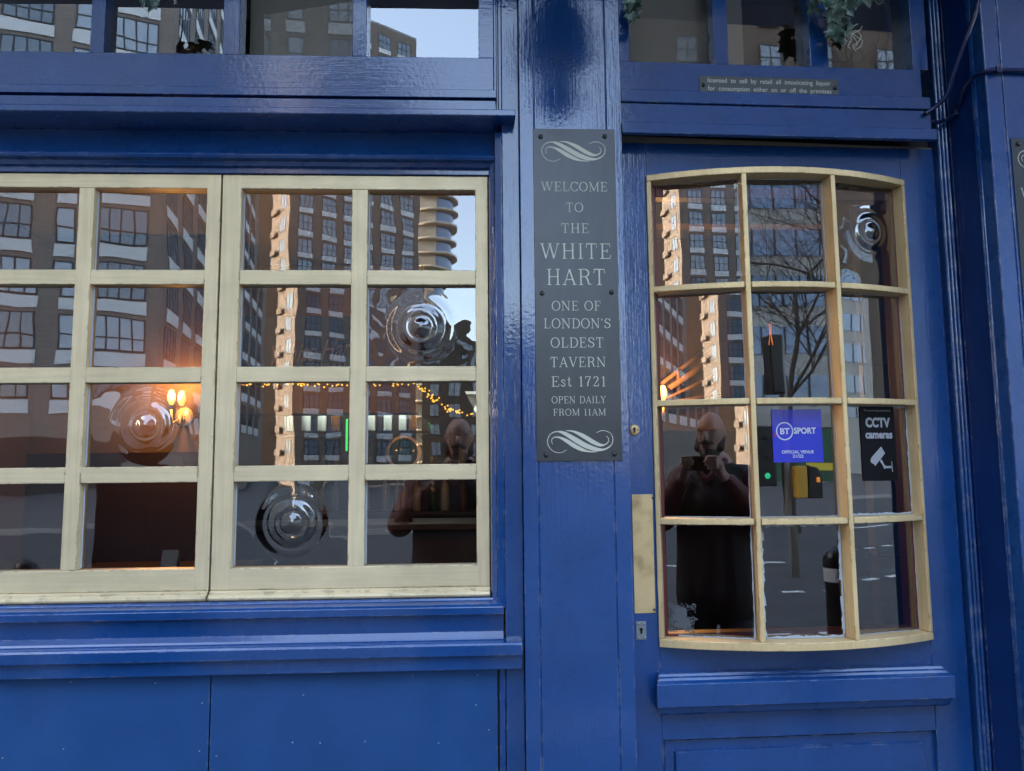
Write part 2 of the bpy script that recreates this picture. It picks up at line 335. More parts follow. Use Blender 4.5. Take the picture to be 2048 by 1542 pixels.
# ---- upper lights above the window
D_UP = -0.012; zr1 = Z1(D_UP, (0, 100), (955, 117)); zr0 = Z1(D_UP, (0, 168), (985, 185))
p = MB(); p.box(xL, X1(D_UP, (987, 140)), D_UP, 0.04, zr0, zr1)
xs0, xs1 = X1(D_UP, (957, 60)), X1(D_UP, (987, 60))
p.box(xs0, xs1, D_UP+0.0006, 0.04, zr1, zTop); fr_up = p.build('upper_window_frame', M['blue_h'], pub, 0.0015)
for a, b in ((181, 209), (446, 479), (705, 733), (-90, -58)):
    p = MB(); p.box(X1(D_UP, (a, 60)), X1(D_UP, (b, 60)), D_UP+0.0006, 0.04, zr1, zTop); p.build('glazing_bar', M['blue_v'], fr_up, 0.0015)
p = MB(); p.box(xL, xs1+0.006, D_UP-0.010, 0.04, Z1(D_UP, (0, 187), (985, 200)), zr0-0.0008)
zq = Z1(D_UP, (0, 191), (985, 204)); p.box(xL, xs1+0.004, D_UP-0.006, 0.04, zl1+0.001, zq); p.build('upper_sill_strip', M['blue_h'], pub, 0.0015)
bx0 = xs1+0.0008; bx1 = qx0-0.0008
w_ = bx1-bx0; p = MB(); p.prism([(bx0, -.004), (bx0+w_*.30, -.004), (bx0+w_*.33, .012), (bx0+w_*.37, .004), (bx0+w_*.55, .004), (bx0+w_*.58, .012), (bx0+w_*.63, -.006), (bx1, -.006), (bx1, .2), (bx0, .2)], 'z', zl1+.001, zTop)
p.build('upper_window_bead', M['blue_v'], pub, 0.002)
cols = [(-90+34, 181), (209, 446), (479, 705), (733, 957)]
tilts = [(0.3, 0.2), (-0.2, -0.2), (8.0, 2.0), (0.2, 0.3)]
def pane(name, c, w, h, yaw, pitch, m, parent, label=None):   # flat sheet of glass; yaw>0 turns its inward normal to the right
    n_in = Vector((math.sin(yaw)*math.cos(pitch), math.cos(yaw)*math.cos(pitch), math.sin(pitch))); ex = Vector((math.cos(yaw), -math.sin(yaw), 0)); ez = ex.cross(n_in)
    me = bpy.data.meshes.new(name); q = [c-ex*w/2-ez*h/2, c+ex*w/2-ez*h/2, c+ex*w/2+ez*h/2, c-ex*w/2+ez*h/2]
    me.from_pydata([tuple(v) for v in q], [], [(0, 1, 2, 3)]); me.materials.append(m)
    o = bpy.data.objects.new(name, me); COL.objects.link(o); attach(o, parent)
    if label: o['label'] = label
    return o, ex, ez, n_in
for (a, b), (ty, tp) in zip(cols, tilts):
    x0, x1 = X1(D_UP, (a, 60)), X1(D_UP, (b, 60)); big = abs(ty) > 3
    pane('pane', Vector(((x0+x1)/2, 0.036 if big else 0.022, (zr1+zTop)/2)), x1-x0+0.004, zTop-zr1, rad(ty), rad(tp), M['glass_dull' if big else 'glass_top'], fr_up)
    if big: q = MB(); q.box(x0, x1, .075, .08, zr1, zTop); q.build('blind', M['blind'], fr_up)

# ---- casement windows
rowsZ = [(Z1(D_CAS, (0, 374), (949, 380)), Z1(D_CAS, (0, 537), (949, 542))), (Z1(D_CAS, (0, 566), (949, 571)), Z1(D_CAS, (0, 734), (949, 733))),
         (Z1(D_CAS, (0, 765), (949, 763)), Z1(D_CAS, (0, 935.5), (955, 928))), (Z1(D_CAS, (0, 967), (955, 960)), Z1(D_CAS, (0, 1143), (955, 1130)))]
zs0 = Z1(D_CAS, (0, 1184), (980, 1176)); zlip0 = Z1(D_CAS-0.018, (0, 1211), (980, 1196))
def edge(*p): return X1(D_CAS, *p)
E_ = dict(c1r=edge((158, 380), (120, 1140)), c2l=edge((188, 382), (152, 1140)), c2r=edge((414, 382), (389, 1138)), lcr=edge((441, 350), (417.5, 1205)), rcl=edge((443.4, 350), (422.5, 1205)),
          c3l=edge((481, 385), (464, 1138)), c3r=edge((702, 385), (697, 1136)), c4l=edge((733, 385), (730.5, 1134)), c4r=edge((949, 382), (955, 1130)), rcr=edge((975, 352), (980, 1197)))
w1 = E_['c2r']-E_['c2l']; E_['c1l'] = E_['c1r']-w1; E_['lcl'] = E_['c1l']-0.045
BULL = {(1, 1, 1): (842, 655, 0.098), (0, 1, 2): (292, 850, 0.092), (1, 0, 3): (585, 1045, 0.102)}
def bull_pane(c, w, h, bc, R, yaw, m, parent, label, pitch=0.0, amp=1.0, off=0.0):
    # spun glass: rings and a central boss standing proud of the sheet
    ex = Vector((math.cos(yaw), -math.sin(yaw), 0)); n = Vector((math.sin(yaw), math.cos(yaw), 0)); ez = Vector((0, 0, 1))
    n = (n*math.cos(pitch)+ez*math.sin(pitch)).normalized(); ez = ex.cross(n)
    u0, v0 = (bc-c).dot(ex), (bc-c).dot(ez); N = 120; vs = []; fs = []
    for j in range(N+1):
        for i in range(N+1):
            u = -w/2+w*i/N; v = -h/2+h*j/N; r = math.hypot(u-u0, v-v0); q = min(r/R, 1.6); an = math.atan2(v-v0, u-u0)
            d = 0.0
            if q < 1.25:
                f = 0.5+0.5*math.cos(math.pi*min(q/1.25, 1)); d = 0.0125*f*f
                d += 0.0015*math.sin(q*(17+2*math.sin(off))+0.25*math.sin(an+off))*math.exp(-(max(0, q-.45)/.30)**2)*min(1, q*4)
                d += 0.006*math.exp(-(q/0.13)**2)
            d += 0.0004*math.sin(u*31+off)*math.sin(v*23+off)
            vs.append(tuple(c + ex*u + ez*v - n*d*amp))
    for j in range(N):
        for i in range(N): a = j*(N+1)+i; fs.append((a, a+1, a+N+2, a+N+1))
    me = bpy.data.meshes.new('bullseye_pane'); me.from_pydata(vs, [], fs); me.polygons.foreach_set('use_smooth', [True]*len(fs)); me.materials.append(m)
    o = bpy.data.objects.new('bullseye_pane', me); COL.objects.link(o); attach(o, parent); o['label'] = label; return o
def ring_frame(mb, x0, x1, z0, z1, u0, u1, w0, w1, y0, y1):
    g = lambda x, z: [(x, y0, z), (x, y1, z)]
    xs, zs_ = (x0, u0, u1, x1), (z0, w0, w1, z1); vs = []; ix = {}; fs = []
    for i, x in enumerate(xs):
        for j, z in enumerate(zs_):
            ix[i, j] = len(vs); vs.extend(g(x, z))
    for i in range(3):
        for j in range(3):
            if (i, j) == (1, 1): continue
            a_, b_, c_, d_ = ix[i, j], ix[i+1, j], ix[i+1, j+1], ix[i, j+1]; fs += [(a_, b_, c_, d_), (d_+1, c_+1, b_+1, a_+1)]
    loop = [(0, 0), (1, 0), (2, 0), (3, 0), (3, 1), (3, 2), (3, 3), (2, 3), (1, 3), (0, 3), (0, 2), (0, 1)]; inner = [(1, 1), (1, 2), (2, 2), (2, 1)]
    for L in (loop, inner):
        for k in range(len(L)): a_, b_ = ix[L[k]], ix[L[(k+1) % len(L)]]; fs.append((a_, a_+1, b_+1, b_))
    mb.add(vs, fs)
for ci, (l, r, cs) in enumerate(((E_['lcl'], E_['lcr'], ((E_['c1l'], E_['c1r']), (E_['c2l'], E_['c2r']))), (E_['rcl'], E_['rcr'], ((E_['c3l'], E_['c3r']), (E_['c4l'], E_['c4r']))))):
    p = MB(); b = D_CAS+0.04
    ring_frame(p, l, r, zs0, zs, cs[0][0], cs[1][1], rowsZ[3][1], rowsZ[0][0], D_CAS, b)
    cas = p.build('casement_window', M['gold_v'], pub, 0.0016, label=['gold painted casement at the left edge with one bullseye pane', 'gold painted casement beside the pilaster with two bullseye panes'][ci])
    cas.data.materials.append(M['gold_h'])
    for f_ in cas.data.polygons: f_.material_index = 1 if (cs[0][0]+.001 < sum(cas.data.vertices[i].co.x for i in f_.vertices)/len(f_.vertices) < cs[1][1]-.001 and abs(f_.normal.x) < .5) else 0
    p = MB(); p.prism([(D_CAS-0.002, zs0-0.0005), (D_CAS+0.04, zs0-0.0005), (D_CAS+0.04, zlip0)] + [(D_CAS-0.008-0.010*math.sin(t*math.pi/6), zlip0+(zs0-zlip0)*0.68*(0.5-0.5*math.cos(t*math.pi/6))) for t in range(7)] + [(D_CAS-0.008, zs0-0.004)], 'x', l, r); p.build('drip_rail', M['gold_h'], cas, 0.0008)
    p = MB(); p.box(cs[0][1], cs[1][0], D_CAS+0.0006, b, rowsZ[3][1], rowsZ[0][0]); p.build('glazing_bar', M['gold_v'], cas, 0.0016)
    for k in range(3):
        p = MB()
        for x0, x1 in cs: p = MB(); p.box(x0, x1, D_CAS+0.0010, b, rowsZ[k+1][0], rowsZ[k][1]); p.build('glazing_bar', M['gold_h'], cas, 0.0016)
    p = MB()                                              # putty run showing at the edge of some panes
    for cj, (x0, x1) in enumerate(cs):
        for k, (zt, zb) in enumerate(rowsZ):
            p = MB(); p.box(x0+0.0005, x0+0.004, D_CAS+0.019, D_CAS+0.0214, zb+0.004, zt-0.006); p.build('putty_line', M['putty'], cas)
    for cj, (x0, x1) in enumerate(cs):
        for k, (zt, zb) in enumerate(rowsZ):
            c = Vector(((x0+x1)/2, D_CAS+0.022, (zt+zb)/2)); w, h = x1-x0+0.002, zt-zb+0.002
            if (ci, cj, k) in BULL:
                bpx = BULL[(ci, cj, k)]; bc = hit(bpx[0], bpx[1], (0, D_CAS+0.02, 0), Vector((0, 1, 0)))
                bull_pane(c, w, h, bc, bpx[2], 0, M['bullseye'], cas, {(1, 1, 1): 'spun bullseye pane in the upper right of the casement, mirroring sky', (0, 1, 2): 'spun bullseye pane in front of the orange wall lamp', (1, 0, 3): 'spun bullseye pane in the bottom row with a bright ring'}[(ci, cj, k)], off=ci+2*k)
            else:
                pane('pane', c, w, h, rad(random.uniform(-.35, .35)), rad(random.uniform(-.3, .3)), M['glass'], cas)

# ---- below the window: sill, panel, ledge, apron, boards
ZZ = lambda d, a, b: Z1(d, (0, a), (1040, b))
za, zb_, zc_, zd, ze, zf = ZZ(0.0, 1227, 1207), ZZ(0.0, 1247, 1230), ZZ(0.01, 1296, 1283), ZZ(-0.035, 1303, 1290), ZZ(-0.035, 1330, 1313), ZZ(-0.022, 1357, 1341)
xa = X1(0.0, (1008, 1225))
p = MB(); p.prism([(0.2, zlip0-0.004), (0.048, zlip0-0.004), (0.030, za+0.012), (0.028, za+0.006), (0.006, za), (0.0, za-0.006), (0.0, zb_+0.002), (0.004, zb_), (0.2, zb_)], 'x', xL, xa-0.0005); p.build('window_sill', M['blue_h'], pub, 0.0012)
p = MB(); p.prism([(0.2, zb_-0.001), (0.013, zb_-0.001), (0.016, zc_+0.02), (0.010, zc_+0.008), (0.004, zc_), (0.2, zc_)], 'x', xL, xa-0.0005); p.build('sill_panel', M['blue_h'], pub, 0.001)
p = MB(); p.prism([(0.2, zc_-0.001), (-0.030, zd+0.002), (-0.035, zd-0.004), (-0.035, ze), (0.2, ze)], 'x', xL, px0-0.006); p.build('lower_ledge', M['blue_h'], pub, 0.002)
p = MB(); p.box(xL, px0-0.006, -0.022, 0.2, zf, ze-0.001); p.build('apron_board', M['blue_h'], pub, 0.0015)
gA = X1(0.002, (422, 1360), (416, 1542)); gB = X1(0.002, (996, 1360), (998, 1542))
p = MB(); p.box(xL, gA-0.0016, 0.002, 0.2, 0.09, zf-0.0005); p.build('lower_board', M['blue_flat'], pub, 0.0012)
p = MB(); p.box(gA+0.0016, gB-0.002, 0.002, 0.2, 0.09, zf-0.0005); p.build('lower_board', M['blue_flat'], pub, 0.0012)
p = MB(); p.box(gB+0.0025, qx0-0.001, 0.004, 0.2, 0.09, zf-0.0005); p.build('corner_bead', M['blue_v'], pub, 0.0025)
p = MB(); p.box(xL, px0-0.004, -0.02, 0.2, 0.0, 0.088); p.build('plinth', M['blue_h'], pub, 0.003)
nm = MB(F1); nm.lathe([(.0019, 0), (.0016, -.0008), (0, -.0010)], (0, 0, 0), 8, 'y'); no_ = nm.build('nail', M['steel'], pub)
for i_, (nx, ny) in enumerate(((142, 1364), (311, 1366), (404, 1406), (127, 1498), (5, 1516), (399, 1502), (433, 1512), (607, 1390), (640, 1486), (825, 1352), (952, 1410), (978, 1460), (877, 1486), (730, 1483), (585, 1485), (955, 1350))):
    o = no_ if i_ == 0 else no_.copy()
    if i_: COL.objects.link(o)
    u_, v_ = F1.at(nx, ny, .002); o.location = (u_, .0018, v_)
p = MB(); p.box(gA-0.01, gA+0.01, 0.015, 0.1, 0.09, zf); p.build('board_gap', M['black'], pub); p = MB(); p.box(gB-0.01, gB+0.01, 0.015, 0.1, 0.09, zf); p.build('board_gap', M['black'], pub)

# ---- doorway: transom rail, ledge, upper lights
D2 = -0.012
dl = X2(D2, (1244, 250)); dr = X2(D2, (1862, 240))
t1 = Z2(D2, (1260, 127), (1822, 134.5)); t0 = Z2(D2, (1245, 182), (1868, 197)); u0 = Z2(D2-.012, (1245, 203), (1868, 217.5)); v1 = Z2(D2-.005, (1245, 249), (1868, 262)); v0 = Z2(D2-.02, (1245, 266), (1868, 279))
dl0 = px1-pv.x+0.0008
p = MB(F2); p.box(dl0, dr-0.02, D2, 0.1, t0, t1)
tl, tr = X2(D2, (1258, 60)), X2(D2, (1824, 100))
p.box(dl0, tl, D2+0.0005, 0.1, t1, zTop); p.box(tr, X2(D2, (1853, 80)), D2+0.0005, 0.1, t1, zTop)
fd = p.build('door_fanlight_frame', M['blue_h'], pub, 0.0015)
for a, b in ((1427, 1456), (1619, 1655)):
    p = MB(F2); p.box(X2(D2, (a, 80)), X2(D2, (b, 80)), D2+0.0006, 0.03, t1, zTop); p.build('glazing_bar', M['blue_v'], fd, 0.0015)
for (a, b), (ty, tp), dull in zip(((1258, 1427), (1456, 1619), (1655, 1824)), ((-0.5, 0.3), (0.2, 0), (-0.3, 0.2)), (1, 0, 0)):
    x0, x1 = X2(D2, (a, 80)), X2(D2, (b, 80)); pane('pane', F2.w((x0+x1)/2, 0.03, (t1+zTop)/2), x1-x0+0.004, zTop-t1, -F2.a+rad(ty), rad(tp), M['glass_dull' if dull else 'glass_top'], fd)
    if dull: q = MB(F2); q.box(x0, x1+.12, .085, .09, t1, zTop); q.build('blind', M['blind'], fd)
p = MB(F2); p.box(dl0, dr-0.005, D2-0.012, 0.1, u0, t0-0.001); p.build('fanlight_sill_strip', M['blue_h'], pub, 0.0025)
p = MB(F2); p.box(dl0, dr-0.003, D2-0.005, D2+.006, v1-.004, u0-0.001); p.build('door_head_board', M['blue_h'], pub, 0.0015)
p = MB(F2); p.box(dl0, dr, D2-0.022, D2-.0055, v0, v1-0.0005); p.build('door_head_ledge', M['blue_h'], pub, 0.002)
D3 = 0.035                                             # face of the door
hx = X2(D3, (1864, 292), (1931.7, 1300))
zdt = Z2(D3, (1250, 291.5), (1864, 292.5))
p = MB(F2); p.prism([(dl0, zdt+0.001), (hx, zdt+0.001), (hx, zdt+0.004), (dl0, zdt+0.020)], 'y', D3+0.001, D3+0.03); p.build('bare_head_edge', M['bareboard'], pub, label='unpainted pale timber strip above the door')
p = MB(F2); p.box(dl0, hx+0.05, D3+0.032, 0.2, zdt-0.03, u0-.002); p.build('door_head_shade', M['black'], pub)  # black block standing in for the shade in the slot above the door

# ---- the door
door = MB(F2)
gxL, gxR = X2(D3-0.02, (1293, 352), (1323, 1296)), X2(D3-0.02, (1813, 352), (1874, 1280))
gzT, gzB = Z2(D3-0.02, (1293, 352), (1813, 352)), Z2(D3-0.02, (1323, 1297), (1875, 1281))
bev = 0.03
door.box(dl0+0.002, gxL+0.003, D3, D3+0.045, 0.02, zdt); door.box(gxR-0.003, hx, D3, D3+0.045, 0.02, zdt)
dX = X2(D3, (1288, 300), (1320, 1500))
dO = door.build('door', M['blue_v'], pub, 0.0015, label='blue pub door with a bowed gold window of twelve panes')
p = MB(F2); p.box(gxL+0.0035, gxR-0.0035, D3+0.0008, D3+0.045, gzT-0.003, zdt); p.build('top_rail', M['blue_h'], dO, 0.001)
zp1 = Z2(D3, (1327, 1482), (1885, 1459)); plx0, plx1 = X2(D3, (1327, 1482)), X2(D3, (1885, 1459))
p = MB(F2); p.box(gxL+0.0035, gxR-0.0035, D3+0.0008, D3+0.045, zp1, gzB+0.003)
p.box(gxL+0.0035, plx0, D3+0.0009, D3+0.045, 0.02, zp1-.0002); p.box(plx1, gxR-0.0035, D3+0.0009, D3+0.045, 0.02, zp1-.0002); p.build('lock_rail', M['blue_h'], dO, 0.001)
p = MB(F2)
ix0, ix1, iz = X2(D3, (1353, 1505)), X2(D3, (1850, 1484)), Z2(D3, (1353, 1506), (1850, 1485))
for (a0, a1, zt, y0, y1) in ((plx0+.0005, plx1-.0005, zp1-.0005, D3+.016, D3+.04), (plx0+0.006, plx1-0.006, zp1-0.006, D3+0.013, D3+0.016)): p.box(a0, a1, y0, y1, 0.1, zt)
p.prism([(ix0-0.004, D3+0.013), (ix0, D3+0.004), (ix1, D3+0.004), (ix1+0.004, D3+0.013)], 'z', 0.2, iz); p.build('raised_panel', M['blue_h'], dO, 0.001)
# weather board with stepped edges
kx0, kx1 = X2(D3-0.03, (1311, 1390)), X2(D3-0.03, (1902, 1360))
k1, k2, k3, k4 = Z2(D3-.02, (1313, 1350), (1884, 1331)), Z2(D3-.045, (1311, 1374), (1899, 1349)), Z2(D3-.045, (1316, 1415), (1904, 1397)), Z2(D3-.02, (1316, 1432), (1899, 1407))
p = MB(F2); st = [(D3, k1, 0.014), (D3-0.018, k1, 0.014), (D3-0.022, k1-(k1-k2)*.35, .010), (D3-0.028, k1-(k1-k2)*.4, .010), (D3-0.032, k1-(k1-k2)*.7, .006), (D3-0.042, k1-(k1-k2)*.85, 0.004), (D3-0.046, k2, 0), (D3-0.046, k3, 0), (D3-0.038, k3-0.003, 0.004), (D3-0.032, k4+0.006, 0.006), (D3-0.026, k4, 0.012), (D3, k4, 0.016)]
vs = []; n = len(st)
for sgn, xx in ((1, kx0), (-1, kx1)):
    for y, z, ins in st: vs.append((xx+sgn*ins, y, z))
p.add(vs, [(i, (i+1) % n, n+(i+1) % n, n+i) for i in range(n)] + [tuple(range(n))[::-1], tuple(range(n, 2*n))]); p.build('weather_board', M['blue_h'], dO, 0.0008)

# bowed glazing frame
SAG = 0.078; YB = D3-0.008
def bow(s, depth=0.0): return YB - SAG*4*s*(1-s) - depth
def bowx(s): return gxL+(gxR-gxL)*s
def curved_rail(mb, s0, s1, z0, z1, dep, front=0.0, n=24):
    vs = []
    for i in range(n+1):
        s = s0+(s1-s0)*i/n; sl_ = -SAG*4*(1-2*s)/(gxR-gxL); L = math.hypot(1, sl_); nx, ny = -sl_/L, 1/L
        x, y = bowx(s), bow(s, front)
        for (dd, z) in ((0, z0), (0, z1), (dep, z1), (dep, z0)): vs.append((x+nx*dd, y+ny*dd, z))
    fs = [(0, 1, 2, 3), tuple(n*4+k for k in (3, 2, 1, 0))]
    for i in range(n):
        for k in range(4): k2 = (k+1) % 4; fs.append((i*4+k, i*4+k2, (i+1)*4+k2, (i+1)*4+k))
    mb.add(vs, fs)
FD = 0.050
ft = 0.0135
p = MB(F2); curved_rail(p, 0.0, 1.0, gzT-ft*1.25, gzT, FD, 0.001); curved_rail(p, 0.0, 1.0, gzB, gzB+ft*1.45, FD, 0.001)
for s, sg in ((0.0, 1), (1.0, -1)):
    x = bowx(s); sl_ = math.atan(SAG*4/(gxR-gxL)); c_, s_ = math.cos(sl_), math.sin(sl_)*sg
    pr = [(x, bow(s)), (x+sg*0.011*c_, bow(s)-0.011*abs(s_)), (x+sg*0.011*c_+s_*FD, bow(s)-0.011*abs(s_)+FD), (x+s_*0.5*FD, bow(s)+FD)]
    p.prism(pr, 'z', gzB+ft*1.45+.0005, gzT-ft*1.25-.0005)
gf = p.build('bowed_window_frame', M['gold_d'], dO, 0.0015)
SM = [1/3, 2/3]; hw = 0.0078
for s in SM:
    x, y = bowx(s), bow(s); sl_ = math.atan2(-SAG*4*(1-2*s), (gxR-gxL)); t = Vector((math.cos(sl_), math.sin(sl_))); nn = Vector((-t.y, t.x))
    q = [Vector((x, y))+t*hw*.8, Vector((x, y))+t*hw*.8+nn*0.034, Vector((x, y))+t*hw*1.1+nn*0.045, Vector((x, y))-t*hw*1.1+nn*0.045, Vector((x, y))-t*hw*.8+nn*0.034, Vector((x, y))-t*hw*.8]
    p = MB(F2); p.prism([tuple(v) for v in q], 'z', gzB+ft*1.45+.0003, gzT-ft*1.25-.0003); p.build('glazing_bar', M['gold_d'], dO, 0.0016)
zm = []
for ptl, ptc, ptr in (((1300, 584), (1580, 567), (1827, 579)), ((1307, 811), (1582, 800), (1841, 802)), ((1316, 1042), (1600, 1041), (1857, 1037))):
    zz = [F2.at(*ptl, bow(0.0))[1], F2.at(*ptc, bow(0.5))[1], F2.at(*ptr, bow(1.0))[1]]; zm.append(sum(zz)/3)
for z in zm:
    p = MB(F2)
    for a, b in ((0.014, SM[0]-0.012), (SM[0]+0.012, SM[1]-0.012), (SM[1]+0.012, 0.986)): curved_rail(p, a, b, z-0.0075, z+0.0075, 0.044, -0.001, 8)
    p.build('glazing_bar', M['gold_d'], dO, 0.0016)
zr_ = [(gzT-ft*1.25, zm[0]+.0075), (zm[0]-.0075, zm[1]+.0075), (zm[1]-.0075, zm[2]+.0075), (zm[2]-.0075, gzB+ft*1.45)]
YAWS = [[15.0, 16.3, 17.4, 17.4], [0.0, -0.6, -0.6, -0.4], [-14.2, -14.5, -14.2, -14.4]]
facets = {}
for ci in range(3):
    s0, s1 = ci/3, (ci+1)/3
    a = Vector((bowx(s0), bow(s0))); b = Vector((bowx(s1), bow(s1))); t = (b-a).normalized(); nn = Vector((-t.y, t.x)); mid = (a+b)/2 + nn*0.036
    for k, (zt, zb) in enumerate(zr_):
        c = F2.w(mid.x, mid.y, (zt+zb)/2); w = (b-a).length-0.012
        if ci == 2 and k == 0:
            bc = hit(1738, 465, c, Vector((math.sin(rad(-14.2)), math.cos(rad(-14.2)), 0)))
            bull_pane(c, w, zt-zb+0.002, bc, 0.082, rad(-14.2), M['bullseye'], dO, 'spun bullseye pane in the top right of the door', off=3.1); continue
        o, ex, ez, n = pane('pane', c, w, zt-zb+0.002, rad(YAWS[ci][k]), rad(random.uniform(-.15, .15)), M['glass_door'], dO); facets[(ci, k)] = (c, ex, ez, n)
        # white putty smears round the edge
        hh = zt-zb; q = MB(F1); fi_ = .012 if ci == 1 else .008; frm = [(-w/2+fi_, -hh/2+.001), (w/2-.008, -hh/2+.001), (w/2-.008, hh/2-.001), (-w/2+fi_, hh/2-.001)]; th = {(1, 3): 0.0055, (2, 2): .0035, (0, 3): .0022}.get((ci, k), 0.0010)
        vs = []; fs = []; nseg = 14
        for e in range(4):
            p0, p1 = Vector(frm[e]), Vector(frm[(e+1) % 4]); d_ = (p1-p0); inn = Vector((-d_.y, d_.x)).normalized()
            for i in range(nseg):
                f0, f1 = i/nseg, (i+1)/nseg
                pa, pb = p0+d_*f0, p0+d_*f1; ta, tb = th*random.uniform(.4, 1.5), th*random.uniform(.4, 1.5); b0 = len(vs)
                for uv_ in (pa, pb, pb+inn*(tb+.0008), pa+inn*(ta+.0008)): vs.append(tuple(c+ex*uv_.x+ez*uv_.y-n*0.0015))
                fs.append((b0, b0+1, b0+2, b0+3))
        q.add(vs, fs, local=False); q.build('putty_line', M['putty'], dO)
# inner red window lining behind the glass
p = MB(F2); yb = 0.050
p.box(gxL+.012, gxL+.03, yb, yb+.05, gzB+.02, gzT-.02); p.box(gxR-.034, gxR-.016, yb-.0, yb+.05, gzB+.02, gzT-.02)
p.box(gxL+.0305, gxR-.0345, yb, yb+.04, gzB+.0, gzB+.026); p.box(gxL+.0305, gxR-.0345, yb, yb+.04, gzT-.05, gzT-.02); p.build('inner_lining', M['red'], dO, 0.002)
# door furniture
p = MB(F2); x, z = F2.at(1268, 860, D3); p.lathe([(0.0135, 0.002), (0.0145, 0.0), (0.0135, -0.003), (0.010, -0.0045), (0.0, -0.0045)], (x, D3, z), 28, 'y')
esc = p.build('round_keyhole_cover', M['brass'], dO)
def keyhole(mb, x, y, z, r): 
    pr = [(x+r*math.cos(t), z+r*.5+r*math.sin(t)) for t in [rad(-50+i*28) for i in range(11)]] + [(x-r*.55, z-r*2.0), (x+r*.55, z-r*2.0)]
    mb.prism(pr, 'y', y, y-0.0006)
p = MB(F2); keyhole(p, x, D3-0.0048, z+.001, 0.0036); p.build('keyhole', M['hole'], dO)
for sx in (-.0093, .0093): p = MB(F2); p.lathe([(0.0019, -.0045), (0.0016, -.0058), (0, -.0060)], (x+sx, D3, z), 10, 'y'); p.build('screw', M['screw'], dO)
p = MB(F2); a = F2.at(1263.5, 989, D3-.002); b = F2.at(1313, 1226, D3-.002); p.box(max(a[0], dl0+.003), b[0]-.002, D3-0.002, D3-.0001, b[1], a[1]); p.build('push_plate', M['brass'], dO, 0.0006)
for q in ((1305, 996), (1308, 1219)): u, v = F2.at(*q, D3); p = MB(F2); p.lathe([(0.0032, -.002), (0.0026, -.0034), (0, -.0036)], (u, D3, v), 12, 'y'); p.build('screw', M['screw'], dO)
p = MB(F2); a = F2.at(1272, 1243, D3-.002); b = F2.at(1293, 1279, D3-.002); p.box(a[0], b[0], D3-0.0022, D3-.0001, b[1], a[1]); p.build('lock_plate', M['steel'], dO, 0.0006)
p = MB(F2); u, v = F2.at(1282, 1262, D3); keyhole(p, u, D3-.0023, v+.002, 0.0042); p.build('keyhole', M['hole'], dO)
for q in ((1276.5, 1247.5), (1288, 1247), (1277, 1275), (1289, 1274.5)): u, v = F2.at(*q, D3); p = MB(F2); p.lathe([(0.0030, -.0022), (0.0026, -.0034), (0, -.0036)], (u, D3, v), 12, 'y'); p.build('screw', M['steel'], dO)
# door frame on the hinge side: recess, reeded moulding and deep return of the next pilaster
p = MB(F2); zz0 = 0.0
fx0 = hx+0.0015; fx1 = X2(D3-.005, (1886, 330), (1942, 1300))
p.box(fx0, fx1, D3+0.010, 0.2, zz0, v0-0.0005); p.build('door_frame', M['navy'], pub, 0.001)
def vx(d, q): return X2(d, *q)
rib = [((1884, 330), (1940, 1300)), ((1892, 330), (1948, 1300)), ((1899, 330), (1956, 1300)), ((1906, 330), (1964, 1300))]
p = MB(F2); y_ = D3-0.012
for i, q in enumerate(rib[:3]):
    x0 = X2(y_, *q); x1 = X2(y_, *rib[i+1]); r_ = (x1-x0)/2*.9; xc = (x0+x1)/2
    p.prism([(xc-r_*math.cos(t), y_+r_-r_*math.sin(t)*1.2) for t in [math.pi*j/8 for j in range(9)]] + [(xc+r_, .2), (xc-r_, .2)], 'z', zz0, zTop)
p.build('reeded_moulding', M['blue_v'], pub, 0.0006)
rx = X2(y_, *rib[3])+.0008
fxx = F2.at(1966, 60, -0.13)[0]
rxx = max(rx, X2(-0.02, (1909, 330), (1968, 1300)))
xe = X2(-0.115, (1969, 120), (2006, 600))
p = MB(F2); p.box(rx, xe+0.001, 0.018, 0.2, zz0, zTop)
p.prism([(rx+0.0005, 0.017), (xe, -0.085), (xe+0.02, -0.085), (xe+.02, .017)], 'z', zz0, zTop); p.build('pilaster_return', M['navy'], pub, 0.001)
p = MB(F2)
for f in (0.84, 0.90):
    xm = rx+(xe-rx)*f; ym = 0.017+(-0.085-0.017)*f; p = MB(F2); p.tube([(xm-.001, ym-.0005, zz0), (xm-.001, ym-.0005, zTop)], 0.004, 8); p.build('return_bead', M['blue_v'], pub)
p = MB(F2); p.box(xe-.002, xe+0.36, -0.115, 0.2, zz0, zTop); xg = X2(-.118, (1996, 60), (2034, 560)); p.box(xg+.003, xe+.33, -.118, -.1145, zz0, zTop); p.box(xe-.0015, xg-.001, -.117, -.1145, zz0, zTop); p.build('pilaster', M['blue_v'], pub, 0.002, label='deep pilaster at the right edge')
